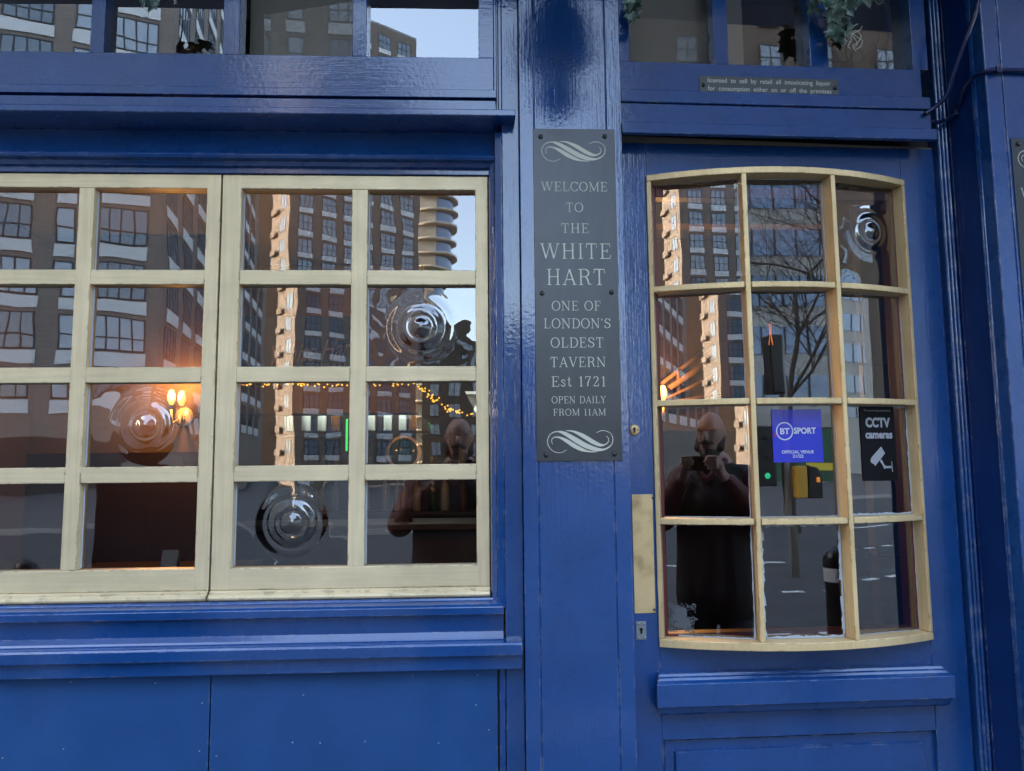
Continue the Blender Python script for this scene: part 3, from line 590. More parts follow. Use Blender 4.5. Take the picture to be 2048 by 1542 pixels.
# the rest of the house: left wall, storey above and body, so that it stands as a building from the street
p = MB(); p.box(-7, xL-.001, -0.03, .25, 0, zTop); p.build('side_wall', M['blue_flat'], pub); p = MB(); p.box(1.9, 7, -0.03, .25, 0, zTop); p.build('side_wall', M['blue_flat'], pub)
p = MB(); p.prism([(.3, zTop+.001), (-.78, zTop+.001), (-.80, zTop+.02), (-.80, zTop+.14), (-.12, zTop+.20), (-.12, zTop+.75), (.3, zTop+.75)], 'x', -7, 7); p.build('fascia', M['blue_h'], pub)  # overhang out of view, made deep to shade the upper front
p = MB(); p.box(-7, 7, 0.0, .35, zTop+.751, 10.5); p.build('upper_wall', M['brickF'], pub)
p = MB(); p.box(-7, 7, .351, 9, 10.2, 10.6); p.build('roof', M['stonegrey'], pub)
for q in ((-7, -6.7, .36, 9), (6.7, 7, .36, 9), (-6.69, 6.69, 8.7, 9)): p = MB(); p.box(*q, 0, 10.19); p.build('outer_wall', M['brickF'], pub)

# ================================================================== serif lettering made of strokes
TH, TN = 9.5, 4.6
def arc(cx, cy, rx, ry, a0, a1, n=18): return [(cx+rx*math.cos(rad(a0+(a1-a0)*i/n)), cy+ry*math.sin(rad(a0+(a1-a0)*i/n))) for i in range(n+1)]
def sf(x, y, h=13): return ([(x-h, y), (x+h, y)], TN)
def vs_(x, w=TH, y0=2, y1=98): return ([(x, y0), (x, y1)], w)
def ring(cx, rx, w=TH):
    pts = arc(cx, 50, rx, 49, 0, 360, 40); return (pts, [TN+(w-TN)*abs(math.cos(rad(360*i/40))) for i in range(41)])
G = {
 'A': (92, [([(46, 98), (14, 2)], TN), ([(46, 98), (80, 2)], TH), ([(25, 34), (68, 34)], TN), sf(13, 2, 12), sf(80, 2, 13)]),
 'C': (88, [(arc(50, 50, 40, 49, 40, 320, 30), [TN+(TH-TN)*abs(math.cos(rad(40+280*i/30))) for i in range(31)]), ([(81, 72), (82, 98)], TN), ([(81, 28), (84, 18)], TN)]),
 'D': (92, [vs_(22), sf(20, 2, 14), sf(20, 98, 14), ([(22, 98)]+arc(44, 50, 42, 48, 90, -90, 20)+[(22, 2)], [TN]+[TN+(TH-TN)*abs(math.cos(rad(90-180*i/20))) for i in range(21)]+[TN])]),
 'E': (80, [vs_(22), ([(6, 98), (70, 98), (72, 78)], TN), ([(6, 2), (72, 2), (76, 24)], TN), ([(22, 51), (54, 51)], TN), ([(54, 40), (54, 62)], TN)]),
 'F': (76, [vs_(22), ([(6, 98), (68, 98), (71, 76)], TN), ([(22, 50), (52, 50)], TN), ([(52, 39), (52, 61)], TN), sf(22, 2, 15)]),
 'H': (100, [vs_(22), vs_(78), ([(22, 52), (78, 52)], TN), sf(22, 2), sf(22, 98), sf(78, 2), sf(78, 98)]),
 'I': (44, [vs_(22), sf(22, 2, 14), sf(22, 98, 14)]),
 'L': (78, [vs_(22), sf(22, 98, 15), ([(6, 2), (70, 2), (74, 28)], TN)]),
 'M': (116, [vs_(18, TN), vs_(98), ([(18, 98), (56, 6)], TH), ([(56, 6), (97, 98)], TN), sf(18, 2, 13), sf(98, 2, 13), sf(12, 98, 9), sf(103, 98, 9)]),
 'N': (100, [vs_(18, TN), vs_(82, TN), ([(18, 98), (82, 2)], TH), sf(18, 2, 13), sf(82, 98, 13), sf(12, 98, 9)]),
 'O': (98, [ring(49, 41)]),
 'P': (80, [vs_(22), sf(22, 2, 15), sf(20, 98, 14), ([(22, 98)]+arc(46, 74, 27, 24, 90, -90, 16)+[(22, 50)], [TN]+[TN+(TH-TN)*abs(math.cos(rad(90-180*i/16))) for i in range(17)]+[TN])]),
 'R': (92, [vs_(22), sf(22, 2, 14), sf(20, 98, 14), ([(22, 98)]+arc(46, 75, 27, 23, 90, -90, 16)+[(22, 52)], [TN]+[TN+(TH-TN)*abs(math.cos(rad(90-180*i/16))) for i in range(17)]+[TN]), ([(48, 52), (64, 40), (72, 8), (80, 2), (90, 6)], [TN, TH, TH, TN, TN])]),
 'S': (76, [([(64, 74), (58, 92), (40, 98), (22, 94), (13, 78), (20, 62), (40, 53), (60, 42), (66, 24), (56, 8), (36, 2), (18, 8), (11, 28)], [TN, TN, TN, 7, TH, TH, TH, TH, TH, 7, TN, TN, TN]), ([(65, 70), (65, 98)], TN), ([(11, 2), (11, 30)], TN)]),
 'T': (86, [vs_(43), sf(43, 2, 15), ([(8, 74), (10, 98), (76, 98), (78, 74)], TN)]),
 'V': (92, [([(14, 98), (47, 2)], TH), ([(47, 2), (80, 98)], TN), sf(14, 98, 13), sf(80, 98, 12)]),
 'W': (132, [([(14, 98), (40, 2)], TH), ([(40, 2), (66, 98)], TN), ([(66, 98), (92, 2)], TH), ([(92, 2), (119, 98)], TN), sf(14, 98, 13), sf(66, 98, 13), sf(119, 98, 12)]),
 'Y': (88, [([(14, 98), (45, 46)], TH), ([(45, 46), (76, 98)], TN), vs_(45, TH, 2, 48), sf(45, 2, 14), sf(14, 98, 13), sf(76, 98, 12)]),
 's': (54, [([(44, 50), (40, 62), (28, 66), (15, 62), (12, 50), (20, 41), (34, 34), (43, 24), (42, 10), (28, 2), (14, 6), (9, 20)], 6.5)]),
 't': (44, [([(20, 92), (20, 14), (26, 3), (34, 4), (40, 16)], 7), ([(6, 66), (38, 66)], TN)]),
 '1': (54, [vs_(30), ([(14, 84), (30, 97)], TN), sf(30, 2, 15)]),
 '2': (68, [([(12, 74), (16, 90), (32, 98), (48, 92), (54, 76), (46, 56), (24, 26), (10, 6)], [TN, 7, TN, 7, TH, TH, TN, TN]), ([(10, 5), (56, 5), (60, 26)], 7)]),
 '7': (66, [([(10, 76), (12, 96), (58, 96)], TN), ([(58, 96), (34, 44), (28, 2)], [TN, TH, TH])]),
 "'": (26, [([(13, 98), (14, 88), (9, 76)], [10, 8, 3])]), ' ': (44, []),
}
def stroke(pts, w):
    n = len(pts); ws = w if isinstance(w, list) else [w]*n; pts = [Vector(p) for p in pts]; out = []
    for i in range(n):
        a, b = pts[max(i-1, 0)], pts[min(i+1, n-1)]; t = (b-a).normalized() if (b-a).length > 1e-9 else Vector((1, 0)); m = Vector((-t.y, t.x))
        k = 1.0
        if 0 < i < n-1:
            t1 = (pts[i]-pts[i-1]).normalized(); c = abs(t1.dot(t)); k = 1/max(c, 0.6)
        out.append((pts[i]+m*ws[i]*k/2, pts[i]-m*ws[i]*k/2))
    return out
def ribbon(mb, pts, w, mapf, layer=[0]):
    o = stroke(pts, w); vs = []; fs = []; layer[0] = (layer[0]+1) % 7; e = layer[0]*0.00002
    for a, b in o: vs += [mapf(a.x, a.y, e), mapf(b.x, b.y, e)]
    for i in range(len(o)-1): fs.append((2*i, 2*i+1, 2*i+3, 2*i+2))
    mb.add(vs, fs, local=False)
def text_len(s, tr=8): return sum(G[c][0]+tr for c in s)-tr
def serif(mb, s, mapf, tr=8):                      # mapf takes units: x along, y up (cap height 100)
    x = 0
    for c in s:
        for pts, w in G[c][1]: ribbon(mb, [(px+x, py) for px, py in pts], w, mapf)
        x += G[c][0]+tr
def bfont(mb, s, mapf, bold=0.0, shear=0.0):         # built-in sans lettering, mapf takes 0..1 along and 0..1 in height
    cu = bpy.data.curves.new('t', 'FONT'); cu.body = s; cu.size = 1; cu.offset = bold; cu.shear = shear; cu.resolution_u = 4
    ob = bpy.data.objects.new('t', cu); COL.objects.link(ob); dg = bpy.context.evaluated_depsgraph_get(); dg.update()
    me = bpy.data.meshes.new_from_object(ob.evaluated_get(dg)); vs = [v.co.copy() for v in me.vertices]; fs = [tuple(f.vertices) for f in me.polygons]
    bpy.data.objects.remove(ob); bpy.data.curves.remove(cu); bpy.data.meshes.remove(me)
    x0, x1 = min(v.x for v in vs), max(v.x for v in vs); y0, y1 = min(v.y for v in vs), max(v.y for v in vs)
    mb.add([mapf((v.x-x0)/(x1-x0), (v.y-y0)/(y1-y0), 0) for v in vs], fs, local=False)
SCROLL = [([(335, 183), (400, 190), (480, 225), (560, 272), (620, 298), (660, 297), (690, 275), (692, 245), (675, 230)], [2, 14, 32, 34, 24, 10, 6, 5, 4]),
          ([(340, 335), (290, 357), (230, 345), (190, 300), (185, 250), (215, 205), (270, 190), (330, 207), (420, 258), (500, 302), (580, 330), (650, 335), (710, 305), (730, 260), (715, 210), (660, 185), (620, 190), (593, 203)], [4, 4, 5, 6, 6, 6, 9, 28, 40, 40, 32, 14, 8, 6, 5, 5, 5, 4]),
          ([(225, 290), (217, 260), (235, 237), (280, 236), (340, 263), (400, 300), (460, 330), (520, 348), (598, 353)], [4, 5, 6, 12, 28, 34, 28, 12, 3])]
def smooth_poly(pts, ws, sub=5):
    n = len(pts); P_ = []; W_ = []
    for i in range(n-1):
        p0, p1, p2, p3 = [Vector(pts[max(0, min(n-1, i+k))]) for k in (-1, 0, 1, 2)]
        for j in range(sub):
            t = j/sub; P_.append(tuple(0.5*((2*p1)+(p2-p0)*t+(2*p0-5*p1+4*p2-p3)*t*t+(3*p1-p0-3*p2+p3)*t**3))); W_.append(ws[i]+(ws[i+1]-ws[i])*t)
    P_.append(tuple(pts[-1])); W_.append(ws[-1]); return P_, W_

# ---- the tall welcome sign on the pilaster
DS = D_PIL-0.0035
sx0, sx1 = X1(DS, (1064, 259), (1076, 922)), X1(DS, (1228, 258), (1246, 921)); sz1, sz0 = Z1(DS, (1064, 258), (1228, 258)), Z1(DS, (1076, 922.5), (1246, 921))
sign = thing('wall_sign', ((sx0+sx1)/2, DS, (sz0+sz1)/2), 'tall slate grey welcome sign with pale serif lettering screwed to the blue pilaster', 'sign')
p = MB(); p.box(sx0, sx1, DS, D_PIL-.0002, sz0, sz1); p.build('plate', M['plate'], sign, 0.0007)
p = MB(); scx = (sx0+sx1)/2
LINES = [('WELCOME', 1082, 1215, 364, 382.5), ('TO', 1131, 1167, 405.5, 424), ('THE', 1122, 1178, 447, 466), ('WHITE', 1080, 1222.5, 487, 517.5), ('HART', 1092, 1212, 538, 570), ('ONE OF', 1103, 1202, 602, 621), ("LONDON'S", 1087, 1222, 637, 656.5),
         ('OLDEST', 1101, 1208, 675, 695), ('TAVERN', 1100, 1212, 714, 734), ('Est 1721', 1102, 1212.5, 752.5, 773), ('OPEN DAILY', 1103, 1212, 792.5, 806.5), ('FROM 11AM', 1106, 1212, 817.5, 831)]
def line_map(px0_, px1_, py0_, py1_, L):
    a = F1.at(px0_, py1_, DS); b = F1.at(px1_, py1_, DS); c = F1.at(px0_, py0_, DS)
    return lambda x, y, e: (a[0]+(b[0]-a[0])*x/L, DS-0.0004-e, (a[1]+b[1])/2+(c[1]-a[1])*y/100)
for s, a, b, t, bo in LINES: p = MB(); serif(p, s, line_map(a, b, t, bo, text_len(s))); p.build('lettering', M['letter'], sign)
def scroll(mb, px0_, px1_, py0_, py1_, d):
    a = F1.at(px0_, py0_, d); b = F1.at(px1_, py1_, d)
    for pts, ws in SCROLL:
        P_, W_ = smooth_poly(pts, ws); ribbon(mb, P_, W_, lambda x, y, e: (a[0]+(b[0]-a[0])*(x-180)/553, d-.0004-e, a[1]+(b[1]-a[1])*(y-181)/178))
for q in ((1082.5, 1211.5, 282, 324), (1094, 1227, 861, 905)):
    p = MB(); scroll(p, *q, DS); p.build('scroll_ornament', M['letter'], sign)
def screw(mb, fr, q, d, r): u, v = fr.at(*q, d); mb.lathe([(r, 0), (r, -.0012), (r*.75, -.0034), (r*.35, -.0045), (0, -.0048)], (u, d, v), 16, 'y')
for q in ((1081, 273.5), (1209.5, 273), (1084, 586.5), (1223, 585), (1092, 910), (1229, 908)):
    p = MB(); screw(p, F1, q, DS, 0.0062); p.build('screw', M['screw'], sign)
# ---- second sign, cut by the right edge
D5 = -0.1215
s2 = thing('wall_sign', F2.w(F2.at(2080, 600, D5)[0], D5, F2.at(2080, 600, D5)[1]), 'second slate grey sign cut off by the right edge, beneath the cable', 'sign')
a = F2.at(2022, 276, D5); b = F2.at(2190, 1010, D5)
p = MB(F2); p.box(a[0], a[0]+(sx1-sx0), D5, D5+.003, a[1]-(sz1-sz0), a[1]); p.build('plate', M['plate'], s2, 0.0007)
p = MB(F2)
for pts, ws in SCROLL:
    P_, W_ = smooth_poly(pts, ws); ribbon(p, P_, W_, lambda x, y, e: F2.w(a[0]+.0135+(x-180)/553*.155, D5-.0004-e, a[1]-.030-(y-181)/178*.050))
p.build('scroll_ornament', M['letter'], s2)
p = MB(F2); screw(p, F2, (2036, 288), D5, .0062); p.build('screw', M['screw'], s2)
p = MB(F2)
for s, x, z, h in (('WELCOME', .014, .155, .024), ('WHITE', .014, .29, .036), ('HART', .03, .36, .036)):
    L = text_len(s); serif(p, s, lambda X_, Y_, e, x=x, z=z, h=h: F2.w(a[0]+x+X_/L*.16, D5-.0004-e, a[1]-z+Y_/100*h))
p.build('lettering', M['letter'], s2)
# ---- licence plaque over the door
D6 = D2-0.003
pl = thing('licence_plaque', F2.w(F2.at(1538, 172, D6)[0], D6, F2.at(1538, 172, D6)[1]), 'small weathered metal licence plaque with two lines of raised text above the door', 'plaque')
a = F2.at(1398.5, 152.5, D6); b = F2.at(1678, 191, D6)
zt, zb = Z2(D6, (1398.5, 152.5), (1678, 158)), Z2(D6, (1399, 185), (1678, 191)); p = MB(F2); p.box(a[0], b[0], D6, D2-.0002, zb, zt); p.build('plate', M['plaque'], pl, 0.0006)
p = MB(F2)
for s, q0, q1, hgt in (('licensed  to  sell  by  retail  all  intoxicating  liquor', (1415.5, 168), (1661, 174), 13.5), ('for  consumption  either  on  or  off  the  premises', (1416, 184), (1663, 190), 13.5)):
    u0_, w0_ = F2.at(*q0, D6); u1_, w1_ = F2.at(*q1, D6); hh = .0165
    bfont(p, s, lambda x, y, e: F2.w(u0_+(u1_-u0_)*x, D6-.0006, (w0_+w1_)/2+y*hh), 0.004)
p.build('lettering', M['plaque_text'], pl)
for q in ((1406, 170), (1670, 176)):
    p = MB(F2); screw(p, F2, q, D6, .0056); p.build('rivet', M['screw'], pl)

# ---- stickers on the door glass
def sticker(key, px0_, py0_, px1_, py1_, off):
    c, ex, ez, n = facets[key]; pt = c - n*off
    a = hit(px0_, py0_, pt, n); b = hit(px1_, py1_, pt, n); u0_, u1_ = (a-c).dot(ex), (b-c).dot(ex); w1_, w0_ = (a-c).dot(ez), (b-c).dot(ez)
    return lambda x, y, e=0.0: tuple(c + ex*(u0_+(u1_-u0_)*x) + ez*(w0_+(w1_-w0_)*y) - n*(off+e))
def slab(mb, f, x0, y0, x1, y1, e0, e1):
    mb.add([f(x0, y0, e0), f(x1, y0, e0), f(x1, y1, e0), f(x0, y1, e0), f(x0, y0, e1), f(x1, y0, e1), f(x1, y1, e1), f(x0, y1, e1)], [(0,1,2,3),(7,6,5,4),(0,4,5,1),(1,5,6,2),(2,6,7,3),(3,7,4,0)], local=False)
def sub(f, x0, y0, x1, y1, e): return lambda x, y, _=0: f(x0+(x1-x0)*x, y0+(y1-y0)*y, e)
def root_at(p): return Vector(p)
f = sticker((2, 2), 1718.5, 812.5, 1795, 961, 0.0016)
st1 = thing('camera_warning_sticker', root_at(f(.5, .5)), 'black warning sticker with white camera symbol reading CCTV cameras on the door glass', 'sticker')
p = MB(); slab(p, f, 0, 0, 1, 1, 0, .0008); p.build('sheet', M['cctv'], st1)
p = MB(); e = .0012
bfont(p, 'This area is being monitored by', sub(f, .11, .925, .90, .96, e), 0.0); bfont(p, 'CCTV', sub(f, .145, .715, .87, .85, e), 0.05); bfont(p, 'cameras', sub(f, .125, .565, .915, .645, e), 0.045)
p.build('lettering', M['white_ink'], st1)
def poly(mb, f, pts, e): mb.add([f(x, y, e) for x, y in pts], [tuple(range(len(pts)))], local=False)
def zc(x, y): return ((x-1205)/430.0, 1-(y-178)/822.0)     # measured on the sticker
p = MB(); 
poly(p, f, [zc(1448, 622), zc(1492, 698), zc(1358, 838), zc(1345, 815), zc(1312, 800), zc(1303, 775), zc(1320, 740)], e)
poly(p, f, [zc(1420, 780), zc(1442, 762), zc(1478, 828), zc(1468, 850)], e); poly(p, f, [zc(1478, 838), zc(1565, 838), zc(1565, 862), zc(1478, 862)], e); poly(p, f, [zc(1566, 788), zc(1574, 788), zc(1580, 902), zc(1570, 902)], e)
cc = zc(1478, 848); poly(p, f, [(cc[0]+.042*math.cos(t*math.pi/8), cc[1]+.024*math.sin(t*math.pi/8)) for t in range(16)], e*1.05); p.build('camera_symbol', M['white_ink'], st1)
f = sticker((1, 2), 1542.5, 819, 1647, 924, 0.0018)
st2 = thing('sports_sticker', root_at(f(.5, .5)), 'violet blue sports venue sticker with white lettering behind the middle door pane', 'sticker')
p = MB(); slab(p, f, 0, 0, 1, 1, 0, .0006); p.build('sheet', M['violet'], st2)
p = MB(); e = .0011
bfont(p, 'BT', sub(f, .155, .53, .345, .645, e), 0.03); bfont(p, 'SPORT', sub(f, .43, .535, .875, .655, e), 0.032); bfont(p, 'OFFICIAL VENUE', sub(f, .17, .165, .81, .225, e), 0.02); bfont(p, '21/22', sub(f, .385, .085, .60, .145, e), 0.02)
n = 36; vs = []; fs = []
for i in range(n):
    t = 2*math.pi*i/n
    for r in (.150, .172): vs.append(f(.245+r*math.cos(t), .588+r*math.sin(t), e))
for i in range(n): j = (i+1) % n; fs.append((2*i, 2*i+1, 2*j+1, 2*j))
p.add(vs, fs, local=False); p.build('lettering', M['bright_ink'], st2)
p = MB(); slab(p, f, .035, .485, .07, .555, .0007, .0012); p.build('mark', M['pink'], st2)
# scraped off sticker in the lowest left pane
c, ex, ez, n_ = facets[(0, 3)]
f = sticker((0, 3), 1335, 1205, 1396, 1266, .001); p = MB(); vs = []; fs = []
for j in range(34):
    for i in range(34):
        x, y = i/34, j/34; q = math.sin(x*9+3*math.sin(y*7))*.25+math.sin(y*23+x*11)*.12+math.sin(x*47+y*31)*.12
        edge_ = min(x*2.2+.15, (1-x)*2.0, y*2.6+.1, (1-y)*2.6)
        if random.random() < 1.5*edge_+q*.9-.02 and not (.62 < x < .8 and .5 < y < .85 and random.random() < .8):
            b = len(vs); d_ = 1/34; vs += [f(x, y), f(x+d_, y), f(x+d_, y+d_), f(x, y+d_)]; fs.append((b, b+1, b+2, b+3))
p.add(vs, fs, local=False); o = p.build('sticker_residue', M['stain'], dO)

# ---- cables painted over in blue
def P2(px, py, d): u, v = F2.at(px, py, d); return (u, d, v)
cb = MB(F2); pts, _ = smooth_poly([P2(1962, -30, -.128), P2(1952, 20, -.126), P2(1926, 92, -.10), P2(1908, 145, -.075), P2(1893, 190, -.05), P2(1870, 214, -.032), P2(1850, 228, -.024)], [1]*7, 6)
tag(cb.tube(pts, .0062, 8).build('cable', M['cable'], None), 'thick painted cable slanting down from the top edge to the door head', 'cable', 'cables')
cb = MB(F2); pts, _ = smooth_poly([P2(2075, 142, -.128), P2(2040, 141, -.128), P2(1995, 140, -.127), P2(1968, 143, -.122), P2(1946, 155, -.09), P2(1926, 180, -.06), P2(1918, 210, -.03), P2(1911, 226, -.012), P2(1895, 238, -.012), P2(1880, 244, -.016), P2(1863, 243, -.02)], [1]*11, 6)
c2 = cb.tube(pts, .0055, 8).build('cable', M['cable'], None); tag(c2, 'thinner cable looping from beside the door head across the right pilaster', 'cable', 'cables')
p = MB(F2); q = P2(1995, 140, -.128); p.box(q[0]-.006, q[0]+.006, q[1]-.007, q[1]+.012, q[2]-.009, q[2]+.009); p.build('cable_clip', M['cable'], c2, .002); p = MB(F2); q = P2(1911, 226, -.014); p.box(q[0]-.006, q[0]+.006, q[1]-.006, q[1]+.01, q[2]-.009, q[2]+.008); p.build('cable_clip', M['cable'], c2, .002)

# ---- artificial ivy hanging over the upper lights
LEAF = [(0, 0), (.28, -.12), (.62, .02), (.42, .22), (.58, .55), (.24, .5), (0, 1.0), (-.24, .5), (-.58, .55), (-.42, .22), (-.62, .02), (-.28, -.12)]
def leaf(mb, c, size, ang, tilt, yaw):
    R = Matrix.Rotation(yaw, 3, 'Z') @ Matrix.Rotation(tilt, 3, 'X') @ Matrix.Rotation(ang, 3, 'Y')
    vs = [tuple(Vector(c)+R @ Vector((x*size, -abs(x)*size*.25, y*size))) for x, y in LEAF] + [tuple(Vector(c)+R @ Vector((0, 0.1*size, .3*size)))]
    mb.add(vs, [(i, (i+1) % 12, 12) for i in range(12)], local=False)
def ivy(name, label, leaves, stem, tendrils, d):
    t = thing(name, F2.w(*P2(*stem[0], d)), label, 'artificial plant', 'artificial ivy over the upper lights')
    p = MB(F2); p.tube([P2(*q, d) for q in stem], .0018, 6); p.build('stem', M['ivy'], t)
    p = MB()
    for (x, y, s, a) in leaves: leaf(p, F2.w(*P2(x, y, d-random.uniform(.0, .03))), s, rad(a), rad(random.uniform(-35, 25)), rad(random.uniform(-40, 40)))
    p.build('foliage', M['ivy'], t)
    for q in tendrils: pts, _ = smooth_poly([P2(x, y, d-.01-.002*i) for i, (x, y) in enumerate(q)], [1]*len(q), 5); p = MB(F2); p.tube(pts, .0011, 5); p.build('tendril', M['tendril'], t)
    return t
ivy('hanging_ivy', 'variegated artificial ivy with curly pale roots hanging over the lights above the door',
    [(1625, -10, .045, 170), (1648, 2, .05, 200), (1662, 20, .05, 150), (1672, 38, .04, 215), (1655, 62, .045, 110), (1668, 60, .042, 175), (1682, 72, .04, 230), (1696, 60, .035, 260), (1640, -25, .05, 180), (1735, -12, .045, 175), (1752, -8, .04, 160), (1768, -14, .04, 200), (1690, 30, .035, 240), (1722, -25, .05, 190), (1660, -8, .05, 140), (1678, 8, .045, 190), (1700, -14, .045, 210), (1690, 10, .04, 150), (1632, 14, .04, 230), (1712, 4, .035, 180), (1680, 52, .035, 140), (1700, 46, .03, 200)],
    [(1640, -60), (1652, 0), (1668, 40), (1690, 64), (1706, 68)],
    [[(1700, 66), (1712, 62), (1722, 72), (1716, 84), (1706, 92), (1710, 100)], [(1704, 66), (1714, 74), (1724, 80), (1722, 92), (1712, 99)], [(1698, 66), (1708, 52), (1716, 48)], [(1700, 66), (1702, 80), (1696, 92), (1700, 97)], [(1704, 68), (1720, 60), (1724, 52)], [(1735, -4), (1742, 6), (1738, 14)], [(1748, -2), (1756, 8), (1766, 4)], [(1702, 68), (1711, 80), (1714, 88), (1708, 96), (1712, 102)], [(1696, 66), (1690, 78), (1697, 84)]], -.045)
ivy('hanging_ivy', 'few dark ivy leaves with one curled tendril hanging over the lights above the window',
    [(296, -8, .035, 160), (306, 4, .03, 200), (284, -16, .04, 180), (320, -20, .04, 190), (345, -22, .04, 175)], [(300, -50), (296, -20), (288, 4)], [[(292, 0), (288, 14), (296, 24), (292, 33), (281, 34)], [(292, 33), (299, 35)], [(346, -12), (350, 4), (348, 8)]], -.05)
ivy('hanging_ivy', 'pale green ivy leaves just reaching the upper light left of the door', [(1262, 2, .045, 170), (1266, 22, .04, 190), (1258, 30, .03, 150), (1272, -8, .05, 200)], [(1264, -40), (1263, 0), (1262, 26)], [[(1262, 26), (1266, 40), (1260, 50)]], -.04)

# ================================================================== INSIDE THE PUB
def Q(px, py, d): u, v = F1.at(px, py, d); return Vector((u, d, v))
p = MB(); p.box(-6.6, 6.6, .32, 8.6, -0.02, 0.0); p.build('interior_floor', M['floor_in'], pub)
p = MB(); p.box(-6.6, 6.6, .36, 8.6, 2.92, 3.0); p.build('interior_ceiling', M['ceil'], pub)
p = MB(); p.box(-6.6, 6.6, 5.0, 5.1, 0, 2.91); p.build('interior_back_wall', M['wall_dark'], pub)
zB_ = Q(300, 905, 2.6).z
p = MB(); p.box(-2.6, Q(420, 800, 2.6).x, 2.57, 2.7, Q(300, 742, 2.6).z, 2.9); p.build('interior_shade_board', M['wall_dark'], pub)  # added board that keeps the upper panes dark above the lamplit wall
p = MB(); p.box(-2.6, Q(408, 800, 2.6).x, 2.6, 2.7, zB_-.0, Q(300, 742, 2.6).z-.002); p.build('interior_alcove_wall', M['wall_in'], pub, label='ochre wall glowing under the wall lamp')
p = MB(); p.box(-2.6, Q(408, 800, 2.6).x, 2.58, 2.7, 0, zB_-.002); p.build('interior_dado', M['wall_dark'], pub)
p = MB(); p.box(-2.7, -2.6, .4, 5, 0, 2.9); p.build('interior_left_wall', M['wall_dark'], pub)
# bulkhead over the bar
b0, b1 = Q(440, 768, 3.2), Q(800, 825, 3.2)
p = MB(); p.box(Q(410, 800, 3.2).x, Q(845, 800, 3.2).x, 3.2, 3.5, b1.z, 2.9); p.build('bar_bulkhead', M['wall_in'], pub)
bd0, bd1 = Q(835, 770, 2.4), Q(955, 880, 2.4)
p = MB(); p.prism([(bd0.x, bd0.z+.5), (bd0.x, bd0.z-.16), (bd1.x, bd1.z-.12), (bd1.x+.6, bd1.z-.5), (bd1.x+.6, bd1.z+.05), (bd1.x, bd1.z+.14)], 'y', 2.45, 2.55); p.build('stair_side', M['wood'], pub)
# board behind the upper lights
p = MB(); p.box(-2.0, 1.9, .55, .6, Z1(.55, (500, 215)), 3.3); p.build('interior_board', M['olive'], pub)
# partition behind the right-hand side of the door
xw = Q(1742, 900, .55).x
p = MB(); p.box(xw, xw+1.6, .55, .6, Q(1750, 1110, .55).z, 2.55); p.build('interior_partition', M['wall_grey'], pub)
p = MB(); p.box(xw, xw+1.6, .54, .6, 0, Q(1750, 1110, .55).z-.001); p.build('partition_dado', M['wall_dark'], pub)
pf = thing('picture_frame', Q(1755, 755, .53), 'dark framed blackboard hung on the grey partition inside the door', 'picture frame')
a, b = Q(1722, 728, .53), Q(1800, 800, .53)
p = MB(); p.box(a.x, b.x, .515, .548, b.z, a.z); p.build('frame', M['wood'], pf, .004)
p = MB(); p.box(a.x+.02, b.x-.02, .512, .5145, b.z+.02, a.z-.02); p.build('board', M['black'], pf)
# bar
bar = thing('bar_counter', (Q(590, 1000, 3.6).x, 3.6, 0), 'dark wooden bar counter inside behind the casement', 'bar counter')
x0, x1 = Q(440, 1000, 3.5).x, Q(1000, 1000, 3.5).x
p = MB(); p.box(x0, x1, 3.5, 3.9, 0, 1.08); p.build('counter_front', M['wood'], bar, .01)
p = MB(); p.box(x0-.05, x1+.05, 3.42, 3.95, 1.081, 1.13); p.build('counter_top', M['wood'], bar, .01)
sh = thing('back_bar_shelf', (x0, 4.7, 0), 'dark back bar shelving lined with bottles', 'shelf')
p = MB(); p.box(x0, x1, 4.95, 4.99, 0, 2.3); p.build('back_panel', M['wood'], sh)
for z in (1.1, 1.45, 1.8):
    p = MB(); p.box(x0, x1, 4.7, 4.945, z, z+.03); p.build('shelf_board', M['wood'], sh)
proto = []
for key, lab, mk in (('g', 'green', 'bottle_g'), ('b', 'brown', 'bottle_b'), ('c', 'clear', 'bottle_c')):
    p = MB(); p.lathe([(0, 0), (.037, 0), (.038, .01), (.038, .19), (.030, .215), (.013, .24), (.012, .285), (.0, .29)], (0, 0, 0), 12); proto.append((p.build('bottle', M[mk], None), lab))
p = MB(); p.tube([(x0+.1, 4.72, 2.16), (x1-.1, 4.72, 2.16)], .012, 8); p.build('strip_light', M['stripl'], sh)
l = bpy.data.lights.new('shelf_glow', 'AREA'); l.shape = 'RECTANGLE'; l.size = 1.6; l.size_y = .05; l.energy = .9; l.color = (.95, 1, .85); lo = bpy.data.objects.new('shelf_glow', l); COL.objects.link(lo); lo.location = ((x0+x1)/2, 4.70, 2.13); lo.rotation_euler = (rad(20), 0, 0)
used = set(); cnt = 0
for si, z in enumerate((1.132, 1.482, 1.832)):
    for k in range(13):
        i = random.randrange(3); o, lab = proto[i]
        if i in used: o = o.copy(); COL.objects.link(o)
        used.add(i); o.location = (x0+.15+k*(x1-x0-.3)/12+random.uniform(-.03, .03), 4.82, z); s = random.uniform(.85, 1.1); o.scale = (s, s, s)
        tag(o, '%s glass bottle among the row on the %s back bar shelf' % (lab, ('lowest', 'middle', 'top')[si]), 'bottle', 'bottles on the back bar')
for i, (o, lab) in enumerate(proto):
    if i not in used: bpy.data.objects.remove(o)
ne = thing('neon_sign', Q(698, 870, 3.3), 'narrow green neon sign glowing upright above the bar', 'neon sign')
a, b = Q(694, 838, 3.3), Q(701, 902, 3.3)
p = MB(); p.tube([(a.x, 3.3, b.z), (a.x, 3.3, a.z), (b.x, 3.3, a.z), (b.x, 3.3, b.z)], .007, 8); p.build('tube', M['neon'], ne)
